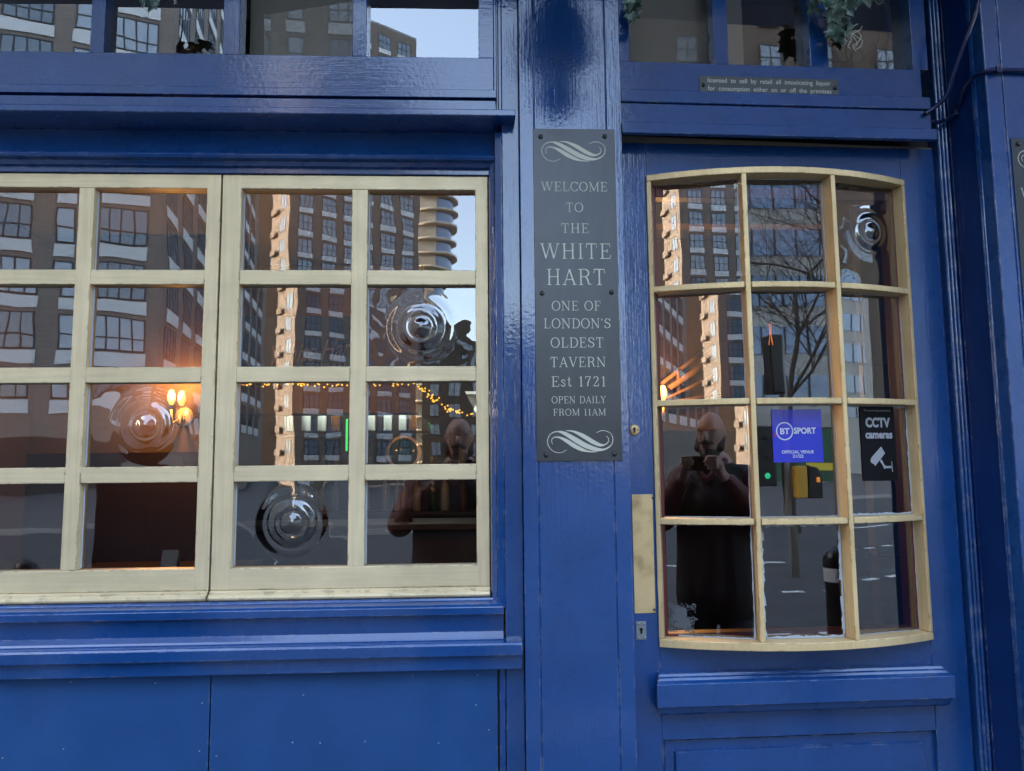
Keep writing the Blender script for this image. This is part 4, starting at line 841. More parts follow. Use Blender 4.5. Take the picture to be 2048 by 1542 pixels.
p = MB(); p.box(a.x-.02, b.x+.02, 3.315, 3.33, b.z-.02, a.z+.02); p.build('backing', M['black'], ne)
tp_ = thing('beer_tap', Q(806, 955, 3.6), 'round brass beer tap standing on the bar counter', 'beer tap')
c = Q(805, 905, 3.5); c.z = max(c.z, 1.3)
p = MB(); p.lathe([(.07, 0), (.06, .03), (.025, .05), (.025, c.z-1.131-.12), (.05, c.z-1.131-.08)], (c.x, 3.6, 1.131), 16); p.build('column', M['dkmetal'], tp_)
p = MB(); p.lathe([(0, -.03), (.105, -.03), (.115, 0), (.115, .03), (0, .03)], (c.x, 3.6, c.z), 24, 'y'); p.build('badge', M['bottle_g'], tp_)
p = MB(); p.lathe([(.105, -.036), (.125, -.036), (.125, .036), (.105, .036)], (c.x, 3.6, c.z), 24, 'y'); p.build('ring', M['brass'], tp_)
# wall lamps
def wall_lamp(label, bulbs, d, energy, back_d):
    c = sum((Q(x, y, d) for x, y in bulbs), Vector())/len(bulbs)
    t = thing('wall_lamp', c, label, 'wall lamp', 'orange wall lamps inside')
    p = MB(); p.lathe([(0, -.012), (.05, -.012), (.055, .0)], (c.x, back_d-.001, c.z-.10), 16, 'y'); p.build('backplate', M['brass'], t)
    for x, y in bulbs:
        q = Q(x, y, d); p = MB(); p.tube([(c.x, back_d-.01, c.z-.10), (q.x, d+.02, c.z-.14), (q.x, d, q.z-.07)], .006, 6); p.build('arm', M['brass'], t)
        p = MB(); p.lathe([(.0, -.045), (.011, -.04), (.022, -.012), (.022, .012), (.013, .04), (.0, .048)], tuple(q), 12); p.build('bulb', M['bulb'], t)
    l = bpy.data.lights.new('lamp_glow', 'POINT'); l.energy = energy; l.color = (1, .45, .12); l.shadow_soft_size = .04
    lo = bpy.data.objects.new('lamp_glow', l); COL.objects.link(lo); lo.location = (c.x, d-.07, c.z+.06)
    return t
wall_lamp('twin bulb wall lamp glowing on the ochre wall behind the bullseye pane', [(343, 795), (364, 797)], 2.48, 2.4, 2.6)
zq = Q(1325, 787, 2.3)
p = MB(); p.box(zq.x-.16, zq.x+.5, 2.56, 2.62, zq.z-.2, 2.9); p.build('interior_lit_wall', M['wall_dark'], pub)
for (xa_, ya_), (xb_, yb_), rr_ in (((1322, 768), (1424, 688), .014), ((1338, 776), (1428, 716), .020), ((1330, 798), (1428, 752), .010), ((1356, 740), (1357, 800), .012), ((1322, 806), (1440, 790), .010)):
    a_, b_ = Q(xa_, ya_, 2.42), Q(xb_, yb_, 2.5); p = MB(); p.tube([tuple(a_), tuple(b_)], [rr_, rr_*1.3], 4); p.build('roof_batten', M['wall_in'], pub)
wall_lamp('single bulb wall lamp glowing low in the left column of the door', [(1326, 787)], 2.3, 1.6, 2.5)
for k in range(3):
    p = MB(); p.box(zq.x-.4, zq.x+.8, .9+k*.5, 1.0+k*.5, 2.78, 2.915); p.build('ceiling_beam', M['wall_in'], pub)
# fairy lights
fl = thing('fairy_lights', Q(800, 770, 2.3), 'string of amber fairy lights swagged along the bulkhead and down the stair side', 'fairy lights')
path = [Q(x, y, 2.42) for x, y in ((478, 770), (560, 768), (640, 770), (700, 768), (760, 768), (830, 768), (846, 782), (870, 802), (893, 818), (920, 825), (955, 829))]
p = MB(); p.tube([tuple(v) for v in path], .0025, 5); p.build('wire', M['dkmetal'], fl)
pb = MB(); pb.ball((0, 0, 0), .0052, seg=8, rings=6, local=False); b0_ = pb.build('bulb', M['fairy'], None)
spots = []
for i in range(48): spots.append((random.uniform(478, 832), 769+random.gauss(0, 2.0)))
for i in range(52):
    t = random.random(); j = min(int(t*5), 4); seg = ((832, 768), (850, 784), (872, 804), (895, 819), (922, 826), (955, 829)); f_ = t*5-j
    spots.append((seg[j][0]+(seg[j+1][0]-seg[j][0])*f_, seg[j][1]+(seg[j+1][1]-seg[j][1])*f_+random.gauss(0, 4.5 if j < 3 else 3)))
for i, (x, y) in enumerate(spots[:100]):
    o = b0_ if i == 0 else b0_.copy()
    if i: COL.objects.link(o)
    attach(o, fl); o.location = Q(x, y, 2.40+random.uniform(-.03, .01))
l = bpy.data.lights.new('fairy_glow', 'POINT'); l.energy = .3; l.color = (1, .5, .12); l.shadow_soft_size = .2; lo = bpy.data.objects.new('fairy_glow', l); COL.objects.link(lo); lo.location = Q(600, 760, 2.3)
# pendant bulb with glowing filament
pn = thing('pendant_lamp', Q(1541, 600, 1.2), 'hanging filament bulb glowing dim orange behind the middle of the door', 'pendant lamp')
a, b = Q(1536, 645, 1.2), Q(1546, 690, 1.2); m_ = (a+b)/2
p = MB(); p.tube([(m_.x, 1.2, 2.91), (m_.x, 1.2, a.z+.05)], .003, 6); p.build('flex', M['black'], pn)
p = MB(); p.lathe([(.016, .0), (.016, .05), (0, .052)], (m_.x, 1.2, a.z), 12); p.build('bulb_holder', M['black'], pn)
p = MB()
for s in (-1, 1): p.tube([(m_.x+s*.004, 1.2, a.z-.005), (m_.x+s*.002, 1.2, m_.z), (m_.x+s*.008, 1.2, b.z)], .0016, 5)
p.build('filament', M['filament'], pn)
# board with the name in script, leaning inside the casement
sb = thing('name_board', Q(600, 690, .5), 'dark board with the pub name in faded copper script inside the casement', 'name board')
a, b = Q(482, 632, .8), Q(735, 760, .8)
p = MB(); p.box(a.x, b.x, .8, .82, b.z, a.z); p.build('board', M['wall_dark'], sb, .003)
p = MB(); q0, q1 = Q(543, 732, .798), Q(697, 712, .798); bfont(p, 'White Hart', lambda x, y, e: (q0.x+(q1.x-q0.x)*x*1.12, .7985, q0.z+(q1.z-q0.z)*x+y*.072), .0, .45)
q2, q3 = Q(615, 738, .798), Q(690, 732, .798); bfont(p, 'TAVERN', lambda x, y, e: (q2.x+(q3.x-q2.x)*x, .7985, q2.z+y*.02), 0)
p.build('lettering', M['signtext'], sb)
# stool, table, menu
stl = thing('bar_stool', (Q(312, 1060, 1.6).x, 1.6, 0), 'dark round bar stool in the shadow behind the lower panes', 'stool')
cx_ = Q(312, 1060, 1.6).x
p = MB(); p.lathe([(0, .74), (.17, .74), (.18, .76), (.17, .80), (0, .81)], (cx_, 1.6, .2), 20); p.build('seat', M['wood'], stl)
for k in range(4):
    an = math.pi/4+k*math.pi/2; p = MB(); p.tube([(cx_+.12*math.cos(an), 1.6+.12*math.sin(an), .94), (cx_+.2*math.cos(an), 1.6+.2*math.sin(an), 0)], .016, 8); p.build('leg', M['wood'], stl)
tb = thing('pub_table', (Q(290, 1100, 2.0).x, 2.1, 0), 'dark pub table against the ochre wall', 'table'); tx = Q(290, 1100, 2.0).x
p = MB(); p.box(tx-.45, tx+.45, 1.85, 2.45, .98, 1.02); p.build('table_top', M['wood'], tb, .006)
for sx in (-.38, .38):
    for yy in (1.92, 2.38): p = MB(); p.box(tx+sx-.025, tx+sx+.025, yy-.025, yy+.025, 0, .979); p.build('leg', M['wood'], tb)
mc = thing('menu_card', Q(346, 935, 2.1), 'folded white menu card standing on the pub table', 'menu card'); a, b = Q(331, 900, 2.1), Q(362, 936, 2.1); hh = a.z-b.z
p = MB(); p.prism([(2.08, 1.0205), (2.083, 1.0205), (2.112, 1.02+hh), (2.14, 1.0205), (2.143, 1.0205), (2.113, 1.024+hh)], 'x', a.x, b.x); p.build('card', M['paper'], mc)

# ================================================================== THE STREET (what the glass and the gloss paint mirror)
def V(X, Yd): return Vector((X, -(Yd-1.87), 0))           # Yd: distance beyond the camera's own mirror image
def sheet(name, m, x0, x1, y0, y1, z, holes=None):
    o = MB().add([(x0, y0, z), (x1, y0, z), (x1, y1, z), (x0, y1, z)], [(0, 1, 2, 3)], local=False)
def plane(name, m, x0, x1, y0, y1, z):
    p = MB(); p.add([(x0, y0, z), (x1, y0, z), (x1, y1, z), (x0, y1, z)], [(0, 1, 2, 3)], local=False); o = p.build(name, m); o['kind'] = 'structure'; return o
plane('ground', M['asphalt'], -1500, 1500, -1500, 1500, -0.134)
plane('road', M['asphalt'], -300, 300, -17.5, -2.9, -0.13)
p = MB(); p.box(-60, 60, -2.7, -.0015, -.2, 0); o = p.build('pavement', M['paving']); o['kind'] = 'structure'
p = MB(); p.box(-60, 60, -2.9, -2.7015, -.2, -.002); o = p.build('kerb', M['kerb']); o['kind'] = 'structure'
p = MB(); p.box(-60, 60, -60, -17.7, -.2, -.01); o = p.build('pavement', M['paving']); o['kind'] = 'structure'
p = MB(); p.box(-60, 60, -17.6985, -17.5, -.2, -.008); o = p.build('kerb', M['kerb']); o['kind'] = 'structure'
p = MB()
for k in range(-14, 15):
    p.add([(k*4-1, -10.15, -.126), (k*4+1, -10.15, -.126), (k*4+1, -10.0, -.126), (k*4-1, -10.0, -.126)], [(0, 1, 2, 3)], local=False)
for k in range(-30, 30):
    for y in (-5.2, -7.4): p.add([(k*.55, y, -.126), (k*.55+.28, y, -.126), (k*.55+.28, y-.12, -.126), (k*.55, y-.12, -.126)], [(0, 1, 2, 3)], local=False)
o = p.build('road_markings', M['roadpaint']); o['kind'] = 'structure'

def window_proto(w, h, mull, trans, m_pane):
    p = MB()
    fr = .07
    p.box(-w/2, w/2, -.02, .03, 0, fr); p.box(-w/2, w/2, -.02, .03, h-fr, h); p.box(-w/2, -w/2+fr, -.02, .03, fr, h-fr); p.box(w/2-fr, w/2, -.02, .03, fr, h-fr)
    for k in range(1, mull+1): x = -w/2+w*k/(mull+1); p.box(x-fr/2, x+fr/2, -.02, .028, fr, h-fr)
    if trans: p.box(-w/2+fr, w/2-fr, -.021, .027, h*trans-fr/2, h*trans+fr/2)
    f_ = p.build('window', M['dark_frame']); q = MB(); q.add([(-w/2+.02, .012, .02), (w/2-.02, .012, .02), (w/2-.02, .012, h-.02), (-w/2+.02, .012, h-.02)], [(0, 1, 2, 3)]); g_ = q.build('pane', m_pane, f_); return f_
def box_proto(name, w, h, d, m):
    p = MB(); p.box(-w/2, w/2, -d, 0, 0, h); return p.build(name, m)
class Face:                                               # a wall plane of a far building, s metres from its left end
    def __init__(s, a, b): s.a = Vector((a.x, a.y, 0)); s.d = (Vector((b.x, b.y, 0))-s.a).normalized(); s.len = (Vector((b.x, b.y, 0))-s.a).length
    def put(s, root, proto, sx, z, used, out):
        o = proto
        if id(proto) in used: o = copy_tree(proto)
        used.add(id(proto))
        nrm = out; ang = math.atan2(s.d.y, s.d.x)
        if Vector((math.sin(ang), -math.cos(ang), 0)).dot(nrm) < 0: ang += math.pi
        o.rotation_euler = (0, 0, ang); pt = s.a + s.d*sx + nrm*.03; o.location = (pt.x, pt.y, z)
        o.parent = root; o.matrix_parent_inverse = Matrix.Translation(root.location).inverted(); return o
def block(name, foot, h, m, root, z0=-.12):
    p = MB(); n = len(foot); p.add([(v.x, v.y, z0) for v in foot]+[(v.x, v.y, h) for v in foot], [(i, (i+1) % n, n+(i+1) % n, n+i) for i in range(n)]+[tuple(range(n, 2*n))], local=False); return p.build(name, m, root)
def outn(f, centre):
    n = Vector((f.d.y, -f.d.x, 0)); 
    return n if (f.a+f.d*f.len/2-centre).dot(n) > 0 else -n

# building A: brown brick flats with white bands, on the left
fa = [V(-18.2, 44), V(-74, 21.8), V(-80, 60), V(-24.1, 83.5)]
cen = sum(fa, Vector())/4
A = thing('apartment_block', fa[0], 'brown brick apartment block with white bands, mirrored in the left panes and upper lights', 'building')
block('wall', fa, 48, M['brickA'], A)
f1 = Face(fa[0], fa[1]); f2 = Face(fa[0], fa[3]); used = set(); n1, n2 = outn(f1, cen), outn(f2, cen)
ww, wn_ = window_proto(2.5, 1.95, 3, .38, M['bpane']), window_proto(.95, 1.95, 0, .45, M['bpane2'])
ww2 = window_proto(2.5, 1.95, 3, .38, M['bpane2'])
bw, bn = box_proto('spandrel_band', 2.62, .72, .05, M['white_band']), box_proto('spandrel_band', 1.05, .72, .05, M['white_band'])
for k in range(-1, 12):
    z = 7.55+3.0*k
    for j, (s_, wide) in enumerate(((2.03, 1), (5.3, 0), (8.1, 1), (11.6, 0))):
        f1.put(A, bw if wide else bn, s_, z, used, n1)
        f1.put(A, (ww if (j+k) % 3 else ww2) if wide else wn_, s_, z+.80, used, n1)
    for j in range(9):
        s_ = 2.6+j*4.1; f2.put(A, bw, s_, z, used, n2)
        if len(A.children) < 290: f2.put(A, ww, s_, z+.80, used, n2)
p = MB(); 
gs = Face(fa[0], fa[1]); 
for s_ in (1.2, 5.0, 8.8): q = gs.a+gs.d*(s_+1.4)+n1*.02; 
o = box_proto('shopfront', 9.5, 3.3, .04, M['dark_frame']); f1.put(A, o, 6.0, -.1, used, n1)

# building B: tan brick tower with white spandrels and a sunlit flank
fb = [V(-23.4, 95), V(-9.7, 105), V(-14.5, 111.5), V(-27.0, 100)]
cen = sum(fb, Vector())/4
Bt = thing('brick_tower', fb[0], 'tall tan brick tower with white spandrels and a sunlit flank, mirrored in the casement', 'building')
block('wall', fb, 62, M['brickB'], Bt)
f1 = Face(fb[0], fb[1]); f2 = Face(fb[0], fb[3]); n1, n2 = outn(f1, cen), outn(f2, cen); used = set()
wb = window_proto(2.0, 1.9, 2, .5, M['bpane']); sbn = box_proto('spandrel_band', 2.05, .72, .06, M['white_band'])
for k in range(20):
    for s_ in (2.2, 5.4, 8.6, 11.8, 15.0):
        f1.put(Bt, sbn, s_, 2.2+k*2.95, used, n1); f1.put(Bt, wb, s_, 2.95+k*2.95, used, n1)
bal = MB(); bal.box(-.9, .9, -.45, 0, 0, .12); bal.box(-.9, .9, -.45, -.40, .121, .80); bo = bal.build('balcony', M['brickB'])
wl2 = window_proto(1.9, 1.9, 1, 0, M['bpane'])
for k in range(20):
    f2.put(Bt, wl2, 2.0, 2.95+k*2.95, used, n2); f2.put(Bt, bo, 4.6, 2.8+k*2.95, used, n2)
p = MB(); p.add([(v.x, v.y, 62.01) for v in fb]+[(v.x, v.y, 62.3) for v in fb], [(0,1,5,4),(1,2,6,5),(2,3,7,6),(3,0,4,7),(4,5,6,7)], local=False); p.build('parapet', M['palewall'], Bt)
# building C: cream tower with rounded balconies
ctr = V(-12.2, 147)
Ct = thing('rounded_tower', ctr, 'slim cream tower with rounded glass balconies, mirrored beside the sky', 'building')
p = MB(); p.box(ctr.x-3.5, ctr.x+2.2, ctr.y-5, ctr.y+2.0, -.1, 66); p.build('wall', M['beige'], Ct)
p = MB(); p.lathe([(4.0, 0), (4.0, 66)], (ctr.x+1.2, ctr.y-2.0, -.1), 24); p.build('glass_core', M['bluepane'], Ct)
slab_ = MB(); slab_.lathe([(0, 0), (5.0, 0), (5.0, .45), (4.9, .45), (4.9, .2), (0, .2)], (0, 0, 0), 28); so_ = slab_.build('balcony', M['beige'])
for k in range(22):
    o = so_ if k == 0 else so_.copy()
    if k: COL.objects.link(o)
    attach(o, Ct); o.location = (ctr.x+1.2, ctr.y-2.0, 2+k*3.0)
# building F: low brick terrace closing the gap
ff = [V(-9.5, 112), V(16, 112), V(16, 124), V(-9.5, 124)]; cen = sum(ff, Vector())/4
Ft = thing('terrace_house', ff[0], 'lower brown brick building under open sky, mirrored at the right of the casement', 'building')
block('wall', ff, 22, M['brickF'], Ft); f1 = Face(ff[0], ff[1]); n1 = outn(f1, cen); used = set(); wf = window_proto(1.6, 1.9, 1, 0, M['bpane2'])
for k in range(6):
    for j in range(8): f1.put(Ft, wf, 2+j*3.05, 3+k*3.0, used, n1)
# building E: pale office block with ribbons of blue glass and a green shopfront
fe = [V(9.6, 46), V(70, 46), V(70, 70), V(16, 70)]; cen = sum(fe, Vector())/4
Et = thing('office_block', fe[0], 'pale office block with blue ribbon windows over a green shopfront, mirrored in the door', 'building')
block('wall', fe, 19.5, M['palewall'], Et); block('upper_storeys', [v+(cen-v)*.012 for v in fe], 38, M['brickE'], Et, 19.51); f1 = Face(fe[0], fe[1]); n1 = outn(f1, cen); used = set()  # upper part made dark brick so the door head mirrors less light
rb = MB()
rb.box(-29, 29, -.04, .02, 0, 1.75); ro = rb.build('window_ribbon', M['bluepane'])
for k in range(5): f1.put(Et, ro, 30.2, 5.2+k*3.1, used, n1)
rm = MB()
for k in range(39): rm.box(-28.6+k*1.5, -28.5+k*1.5, -.09, -.042, 0, 1.75)
mo = rm.build('ribbon_mullion', M['dark_frame'])
for k in range(5): f1.put(Et, mo, 30.2, 5.2+k*3.1, used, n1)
o = box_proto('shop_fascia', 12, .9, .25, M['stonegrey']); f1.put(Et, o, 10, 3.4, used, n1)
o = box_proto('shopfront', 9, 3.2, .12, M['shopgreen']); f1.put(Et, o, 10, .1, used, n1)
for s_, w_, h_, z_, m_ in ((6.3, 2.2, .45, .7, 'shopyellow'), (13.0, 2.6, .45, .7, 'shopyellow'), (5.2, .35, 2.6, .7, 'shopred'), (14.5, .5, 2.4, .9, 'shopred')): o = box_proto('shop_trim', w_, h_, .2, M[m_]); f1.put(Et, o, s_, z_, used, n1)

wfe = window_proto(1.5, 1.9, 1, .5, M['bpane'])
for k in range(5):
    for j in range(12): f1.put(Et, wfe, 3+j*4.6, 20.8+k*3.3, used, n1)
fh = [V(70.3, 46.6), V(150, 46.6), V(150, 70), V(70.3, 70)]  # building added so the right door panes mirror darkness
Ht = thing('dark_block', fh[0], 'dark brick block added farther right, so the right door panes mirror something dark', 'building')
block('wall', fh, 42, M['brickE'], Ht); f1 = Face(fh[0], fh[1]); n1 = outn(f1, sum(fh, Vector())/4); used = set(); wfh = window_proto(1.5, 1.9, 1, .5, M['bpane'])
for k in range(6):
    for j in range(7): f1.put(Ht, wfh, 6+j*9, 4+k*6.0, used, n1)
fi = [V(-50, 128), V(-22, 128), V(-22, 140), V(-50, 140)]
It = thing('backdrop_block', fi[0], 'plain brown block standing between the near flats and the tan tower', 'building')
block('wall', fi, 62, M['brickE'], It); f1 = Face(fi[0], fi[1]); n1 = outn(f1, sum(fi, Vector())/4); used = set(); wfi = window_proto(1.5, 1.9, 1, .5, M['bpane'])
for k in range(14):
    for j in range(6): f1.put(It, wfi, 2.5+j*4.5, 4+k*4.0, used, n1)
# unseen block added across the far left street end to stop the low sun
fg = [V(-80, 22), V(-80, -30), V(-96, -30), V(-96, 22)]
Gt = thing('sun_blocking_block', fg[0], 'brown brick block added out of view across the left street end to block the sun', 'building')
block('wall', fg, 46, M['brickF'], Gt); f1 = Face(fg[0], fg[1]); n1 = outn(f1, sum(fg, Vector())/4); used = set(); wf = window_proto(1.6, 1.9, 1, 0, M['bpane'])
for k in range(9):
    for j in range(10): f1.put(Gt, wf, 3+j*5, 3+k*4.2, used, n1)
# bare tree
def tree(base, h, label):
    t = thing('bare_tree', base, label, 'tree'); trunk = MB(); br = MB()
    def grow(p, d, r, L, lev):
        n = 4; pts = [p]; rs = [r]; q = p.copy(); dd = d.copy()
        for i in range(n):
            dd = (dd + Vector((random.gauss(0, .13), random.gauss(0, .13), random.gauss(.03, .08)))).normalized(); q = q+dd*L/n; pts.append(q.copy()); rs.append(r*(1-.42*(i+1)/n))
        (trunk if lev < 2 else br).tube(pts, rs, 8 if lev < 2 else 4, False, False)
        if lev >= 5: return
        for i in range(1, n+1):
            for _ in range(2 if (lev > 0 and lev < 3) or (lev == 0 and i > 1) else (1 if lev >= 3 else 0)):
                ax = Vector((random.gauss(0, 1), random.gauss(0, 1), random.gauss(0, .6))).normalized(); nd_ = (dd*.75+ax*.75).normalized()
                if random.random() < (.95 if lev < 4 else .6): grow(pts[i], nd_, max(rs[i]*.60, .0035), L*random.uniform(.5, .78), lev+1)
    grow(Vector(base), Vector((0, 0, 1)), .075, h*.42, 0)
    trunk.build('trunk', M['bark'], t); br.build('crown', M['bark'], t); return t
tree(V(6.6, 15), 13.5, 'leafless street tree with a tangle of dark twigs, mirrored in the middle door panes')

# traffic signal with push button box, bollards
base = V(4.55, 10.5)
tl_ = thing('traffic_light', base, 'black traffic signal post with a yellow sided button box, mirrored in the middle door pane', 'traffic light')
p = MB(); p.tube([(base.x, base.y, -.12), (base.x, base.y, 3.3)], .057, 12, True, False); p.build('pole', M['stonegrey'], tl_)
p = MB(); p.box(base.x-.5, base.x-.2, base.y-.1, base.y+.16, 1.15, 2.0); p.build('signal_head', M['dkmetal'], tl_, .02)
for i, mm in ((0, 'green_on'), (1, 'black'), (2, 'black')):
    p = MB(); p.lathe([(0, .17), (.036, .167), (.042, .161)], (base.x-.35, base.y, 1.30+i*.27), 14, 'y', False); p.build('lamp', M[mm], tl_)
p = MB(); p.box(base.x+.08, base.x+.22, base.y+.02, base.y+.2, .98, 1.42); p.build('button_panel', M['yellow'], tl_, .02)
p = MB(); p.prism([(base.x+.225, .98), (base.x+.42, .98), (base.x+.42, 1.3), (base.x+.36, 1.40), (base.x+.225, 1.43)], 'y', base.y+.02, base.y+.2); p.build('button_box', M['dkmetal'], tl_, .01)
p = MB(); p.box(base.x+.33, base.x+.38, base.y+.2, base.y+.206, 1.21, 1.28); p.build('indicator', M['orange_on'], tl_)
p = MB(); p.box(base.x-.19, base.x-.0, base.y-.2, base.y+.1, 2.5, 3.35); p.build('signal_head', M['dkmetal'], tl_, .02)
def bollard(b, label):
    t = thing('bollard', b, label, 'bollard', 'black bollards along the kerb')
    p = MB(); p.lathe([(.09, 0), (.09, .1), (.07, .13), (.066, .80), (.075, .82)], (b.x, b.y, 0), 16, 'z', False); p.build('post', M['dkmetal'], t)
    p = MB(); p.lathe([(.072, .821), (.072, .90)], (b.x, b.y, 0), 16, 'z', False); p.build('white_band', M['white_band'], t)
    p = MB(); p.lathe([(.075, .901), (.075, .94), (.06, .99), (0, 1.02)], (b.x, b.y, 0), 16, 'z', False); p.build('cap', M['dkmetal'], t)
bollard(V(2.15, 4.42), 'black bollard with white band at the near kerb, mirrored low in the middle door column')
bollard(V(-2.6, 4.42), 'black bollard with white band at the near kerb left of the photographer')

cbx = thing('street_cabinet', (-1.83, -2.42, 0), 'tall black street cabinet on the pavement, mirrored dark in the lower left panes', 'street cabinet')
p = MB(); p.box(-2.12, -1.55, -2.62, -2.26, .06, 1.5); p.build('cabinet_body', M['dkmetal'], cbx, .012)
p = MB(); p.box(-2.14, -1.53, -2.64, -2.24, 1.501, 1.54); p.build('lid', M['dkmetal'], cbx, .012)
p = MB(); p.box(-2.10, -1.57, -2.6, -2.28, 0, .059); p.build('base', M['stonegrey'], cbx)
for x_ in (-2.08, -1.825): p = MB(); p.box(x_, x_+.245, -2.259, -2.25, .12, 1.44); p.build('door_leaf', M['dkmetal'], cbx, .004)
# lantern hanging from a bracket above the pilaster (only its mirror image shows in the gloss paint)
lb = Vector((.258, -.55, 2.665))
ln = thing('pub_lantern', lb, 'black domed lantern with frosted glass, mirrored at the top of the glossy pilaster', 'lantern')
p = MB(); p.lathe([(.085, .205), (.122, .212), (.124, .28), (.110, .35), (.075, .40), (.03, .43), (.02, .46), (0, .47)], tuple(lb), 24, 'z', False); p.build('hood', M['dkmetal'], ln)
p = MB(); p.lathe([(.064, .091), (.082, .204)], tuple(lb), 24, 'z', False); p.build('frosted_glass', M['opal'], ln)
p = MB(); p.lathe([(.0, .045), (.06, .045), (.074, .06), (.074, .089), (0, .089)], tuple(lb), 24, 'z', False); p.build('lower_ring', M['dkmetal'], ln)
p = MB(); p.lathe([(0, .0), (.03, .006), (.05, .044), (0, .044)], tuple(lb), 20, 'z', False); p.build('finial', M['opal'], ln)
p = MB(); p.tube([(lb.x, lb.y, lb.z+.46), (lb.x, lb.y, zTop-.0005)], .012, 8, True, False); p.build('bracket', M['dkmetal'], ln)

# ================================================================== THE PHOTOGRAPHER
px_, py_ = -.135, -2.30                                   # under the neck
pers = thing('person', (px_, py_, 0), 'bald bearded person in dark jacket with maroon sleeves holding up a phone, seen mirrored', 'person')
def cap(mb, pts, rs, seg=14):
    for i in range(len(pts)-1):
        a, b = Vector(pts[i]), Vector(pts[i+1])
        if (b-a).length > 1e-5: mb.tube([a, b], [rs[i], rs[i+1]], seg, True, False)
    for q, r in zip(pts, rs): mb.ball(q, r, seg=seg, rings=8, local=False)
def remesh(mb, name, m, vox, smooth=6, parent=pers):
    me = bpy.data.meshes.new(name); me.from_pydata([tuple(v) for v in mb.v], [], mb.f); me.materials.append(m); o = bpy.data.objects.new(name, me); COL.objects.link(o); attach(o, parent)
    r = o.modifiers.new('remesh', 'REMESH'); r.mode = 'VOXEL'; r.voxel_size = vox; r.use_smooth_shade = True
    s = o.modifiers.new('smooth', 'SMOOTH'); s.iterations = smooth; s.factor = .5; return o
L_ = lambda x, y, z: (px_+x, py_+y, z)
bd = MB(); hz = 1.70
bd.ball(L_(0, .02, hz), .1, .78, .98, 1.18, 24, 18, False)                       # skull
bd.ball(L_(0, .05, hz-.075), .07, .85, .9, .95, 18, 12, False)                    # jaw
bd.ball(L_(0, .122, hz-.02), .018, .8, 1.1, 1.4, 10, 8, False); bd.ball(L_(0, .128, hz-.032), .015, 1, 1, .8, 10, 8, False)   # nose
for s in (-1, 1):
    bd.ball(L_(s*.08, .015, hz-.015), .03, .35, .7, 1.05, 10, 8, False); bd.ball(L_(s*.034, .096, hz+.022), .020, 1.3, .6, .5, 10, 8, False)   # ears, brow
cap(bd, [L_(0, 0, hz-.08), L_(0, -.015, hz-.17)], [.058, .062])
cap(bd, [L_(0, -.02, 1.50), L_(0, -.02, 1.30), L_(0, -.01, 1.10), L_(0, -.01, .95)], [.115, .135, .135, .14])
phone_c = Vector((px_+.045, py_+.36, 1.535))
def hand(mb, s):
    wz = phone_c+Vector((s*.100, -.035, -.055)); palm = phone_c+Vector((s*.090, -.018, -.010))
    cap(mb, [tuple(wz), tuple(palm)], [.026, .030], 12)
    for k, (ln_, r) in enumerate(((.060, .0085), .066 and (.068, .009), (.064, .0085), (.052, .0075))):
        z = phone_c.z+.030-.019*k; a = Vector((phone_c.x+s*.094, phone_c.y-.006, z)); b = a+Vector((-s*.004, .026, .002)); c_ = b+Vector((-s*ln_*.55, .008, .001)); d_ = c_+Vector((-s*ln_*.35, -.004, -.002))
        cap(mb, [tuple(a), tuple(b), tuple(c_), tuple(d_)], [r*1.1, r, r*.95, r*.8], 8)
    a = palm+Vector((-s*.012, -.012, -.012)); cap(mb, [tuple(a), tuple(a+Vector((-s*.020, -.012, .012))), tuple(a+Vector((-s*.040, -.004, .026)))], [.012, .0105, .009], 8)
    return wz
for s in (-1, 1):
    wz = hand(bd, s); cap(bd, [L_(s*.17, -.02, 1.46), L_(s*.27, .07, 1.24), tuple(wz)], [.055, .044, .026])
    cap(bd, [L_(s*.09, -.01, .95), L_(s*.10, .01, .52), L_(s*.105, -.01, .10)], [.085, .058, .042]); cap(bd, [L_(s*.105, -.03, .045), L_(s*.125, .13, .035)], [.042, .035])
remesh(bd, 'body', M['skin'], .0055, 4)
for s in (-1, 1): eye = MB(); eye.ball(L_(s*.033, .098, hz), .011, 1, .7, .8, 10, 8, False); eye.build('eye', M['black'], pers)
be = MB(); be.ball(L_(0, .060, hz-.105), .060, .95, .9, .85, 16, 12, False); be.ball(L_(0, .085, hz-.135), .05, .9, .8, 1.1, 14, 10, False)
for s in (-1, 1): cap(be, [L_(s*.070, .03, hz-.03), L_(s*.062, .06, hz-.08)], [.014, .026], 10)
cap(be, [L_(-.035, .116, hz-.056), L_(0, .126, hz-.050), L_(.035, .116, hz-.056)], [.012, .014, .012], 8); remesh(be, 'beard', M['beard'], .007, 3)
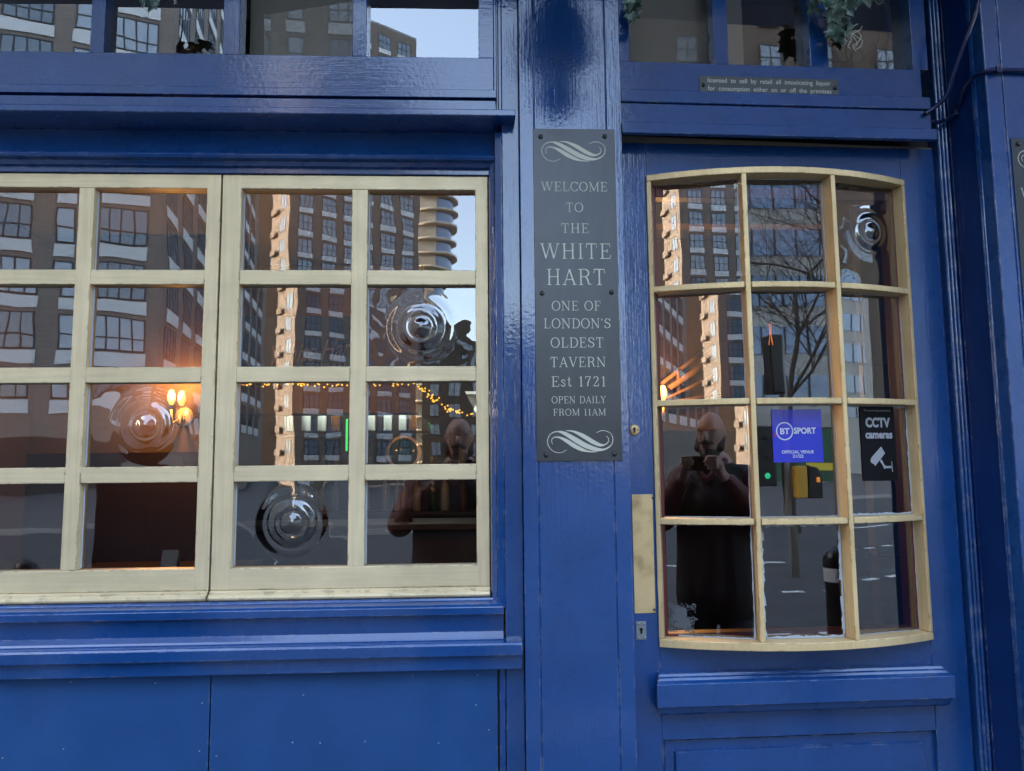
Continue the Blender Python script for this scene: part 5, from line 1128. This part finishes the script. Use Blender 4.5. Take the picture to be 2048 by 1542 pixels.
jk = MB(); cap(jk, [L_(0, -.02, 1.475), L_(0, -.01, 1.32), L_(0, .0, 1.12), L_(0, .0, .88)], [.125, .160, .162, .165]); cap(jk, [L_(-.165, -.02, 1.45), L_(.165, -.02, 1.45)], [.078, .078]); cap(jk, [L_(0, .0, 1.54), L_(0, -.01, 1.48)], [.078, .10]); [cap(jk, [L_(s_*.10, -.005, 1.38), L_(s_*.085, 0, 1.1), L_(s_*.10, 0, .80)], [.125, .14, .135]) for s_ in (-1, 1)]
remesh(jk, 'jacket', M['jacket'], .012, 5)
cl = MB(); cap(cl, [L_(-.075, .03, 1.545), L_(-.055, .095, 1.50), L_(0, .125, 1.44)], [.022, .022, .016], 8); cap(cl, [L_(.075, .03, 1.545), L_(.055, .095, 1.50), L_(0, .125, 1.44)], [.022, .022, .016], 8); remesh(cl, 'collar', M['sleeve'], .008, 2)
for s in (-1, 1):
    wz = phone_c+Vector((s*.100, -.035, -.055)); sl2 = MB(); cap(sl2, [L_(s*.19, -.02, 1.44), L_(s*.285, .06, 1.225), tuple(Vector(L_(s*.285, .06, 1.225)).lerp(wz, .82))], [.082, .072, .046]); remesh(sl2, 'sleeve', M['sleeve'], .010, 4)
tr = MB()
for s in (-1, 1): cap(tr, [L_(s*.09, -.01, .93), L_(s*.10, .01, .52), L_(s*.105, -.01, .09)], [.105, .078, .066])
remesh(tr, 'trousers', M['jeans'], .012, 4)
for s in (-1, 1): bt = MB(); cap(bt, [L_(s*.105, -.035, .05), L_(s*.125, .15, .042)], [.052, .044]); remesh(bt, 'shoe', M['black'], .010, 3)
ph = thing('smartphone', tuple(phone_c), 'dark smartphone held sideways in both hands by the photographer', 'phone')
p = MB(); p.box(phone_c.x-.082, phone_c.x+.082, phone_c.y-.004, phone_c.y+.004, phone_c.z-.038, phone_c.z+.038); p.build('phone_body', M['dkmetal'], ph, .003)
p = MB(); p.box(phone_c.x+.045, phone_c.x+.062, phone_c.y+.0045, phone_c.y+.007, phone_c.z-.032, phone_c.z+.032); p.build('camera_bar', M['steel'], ph, .001)
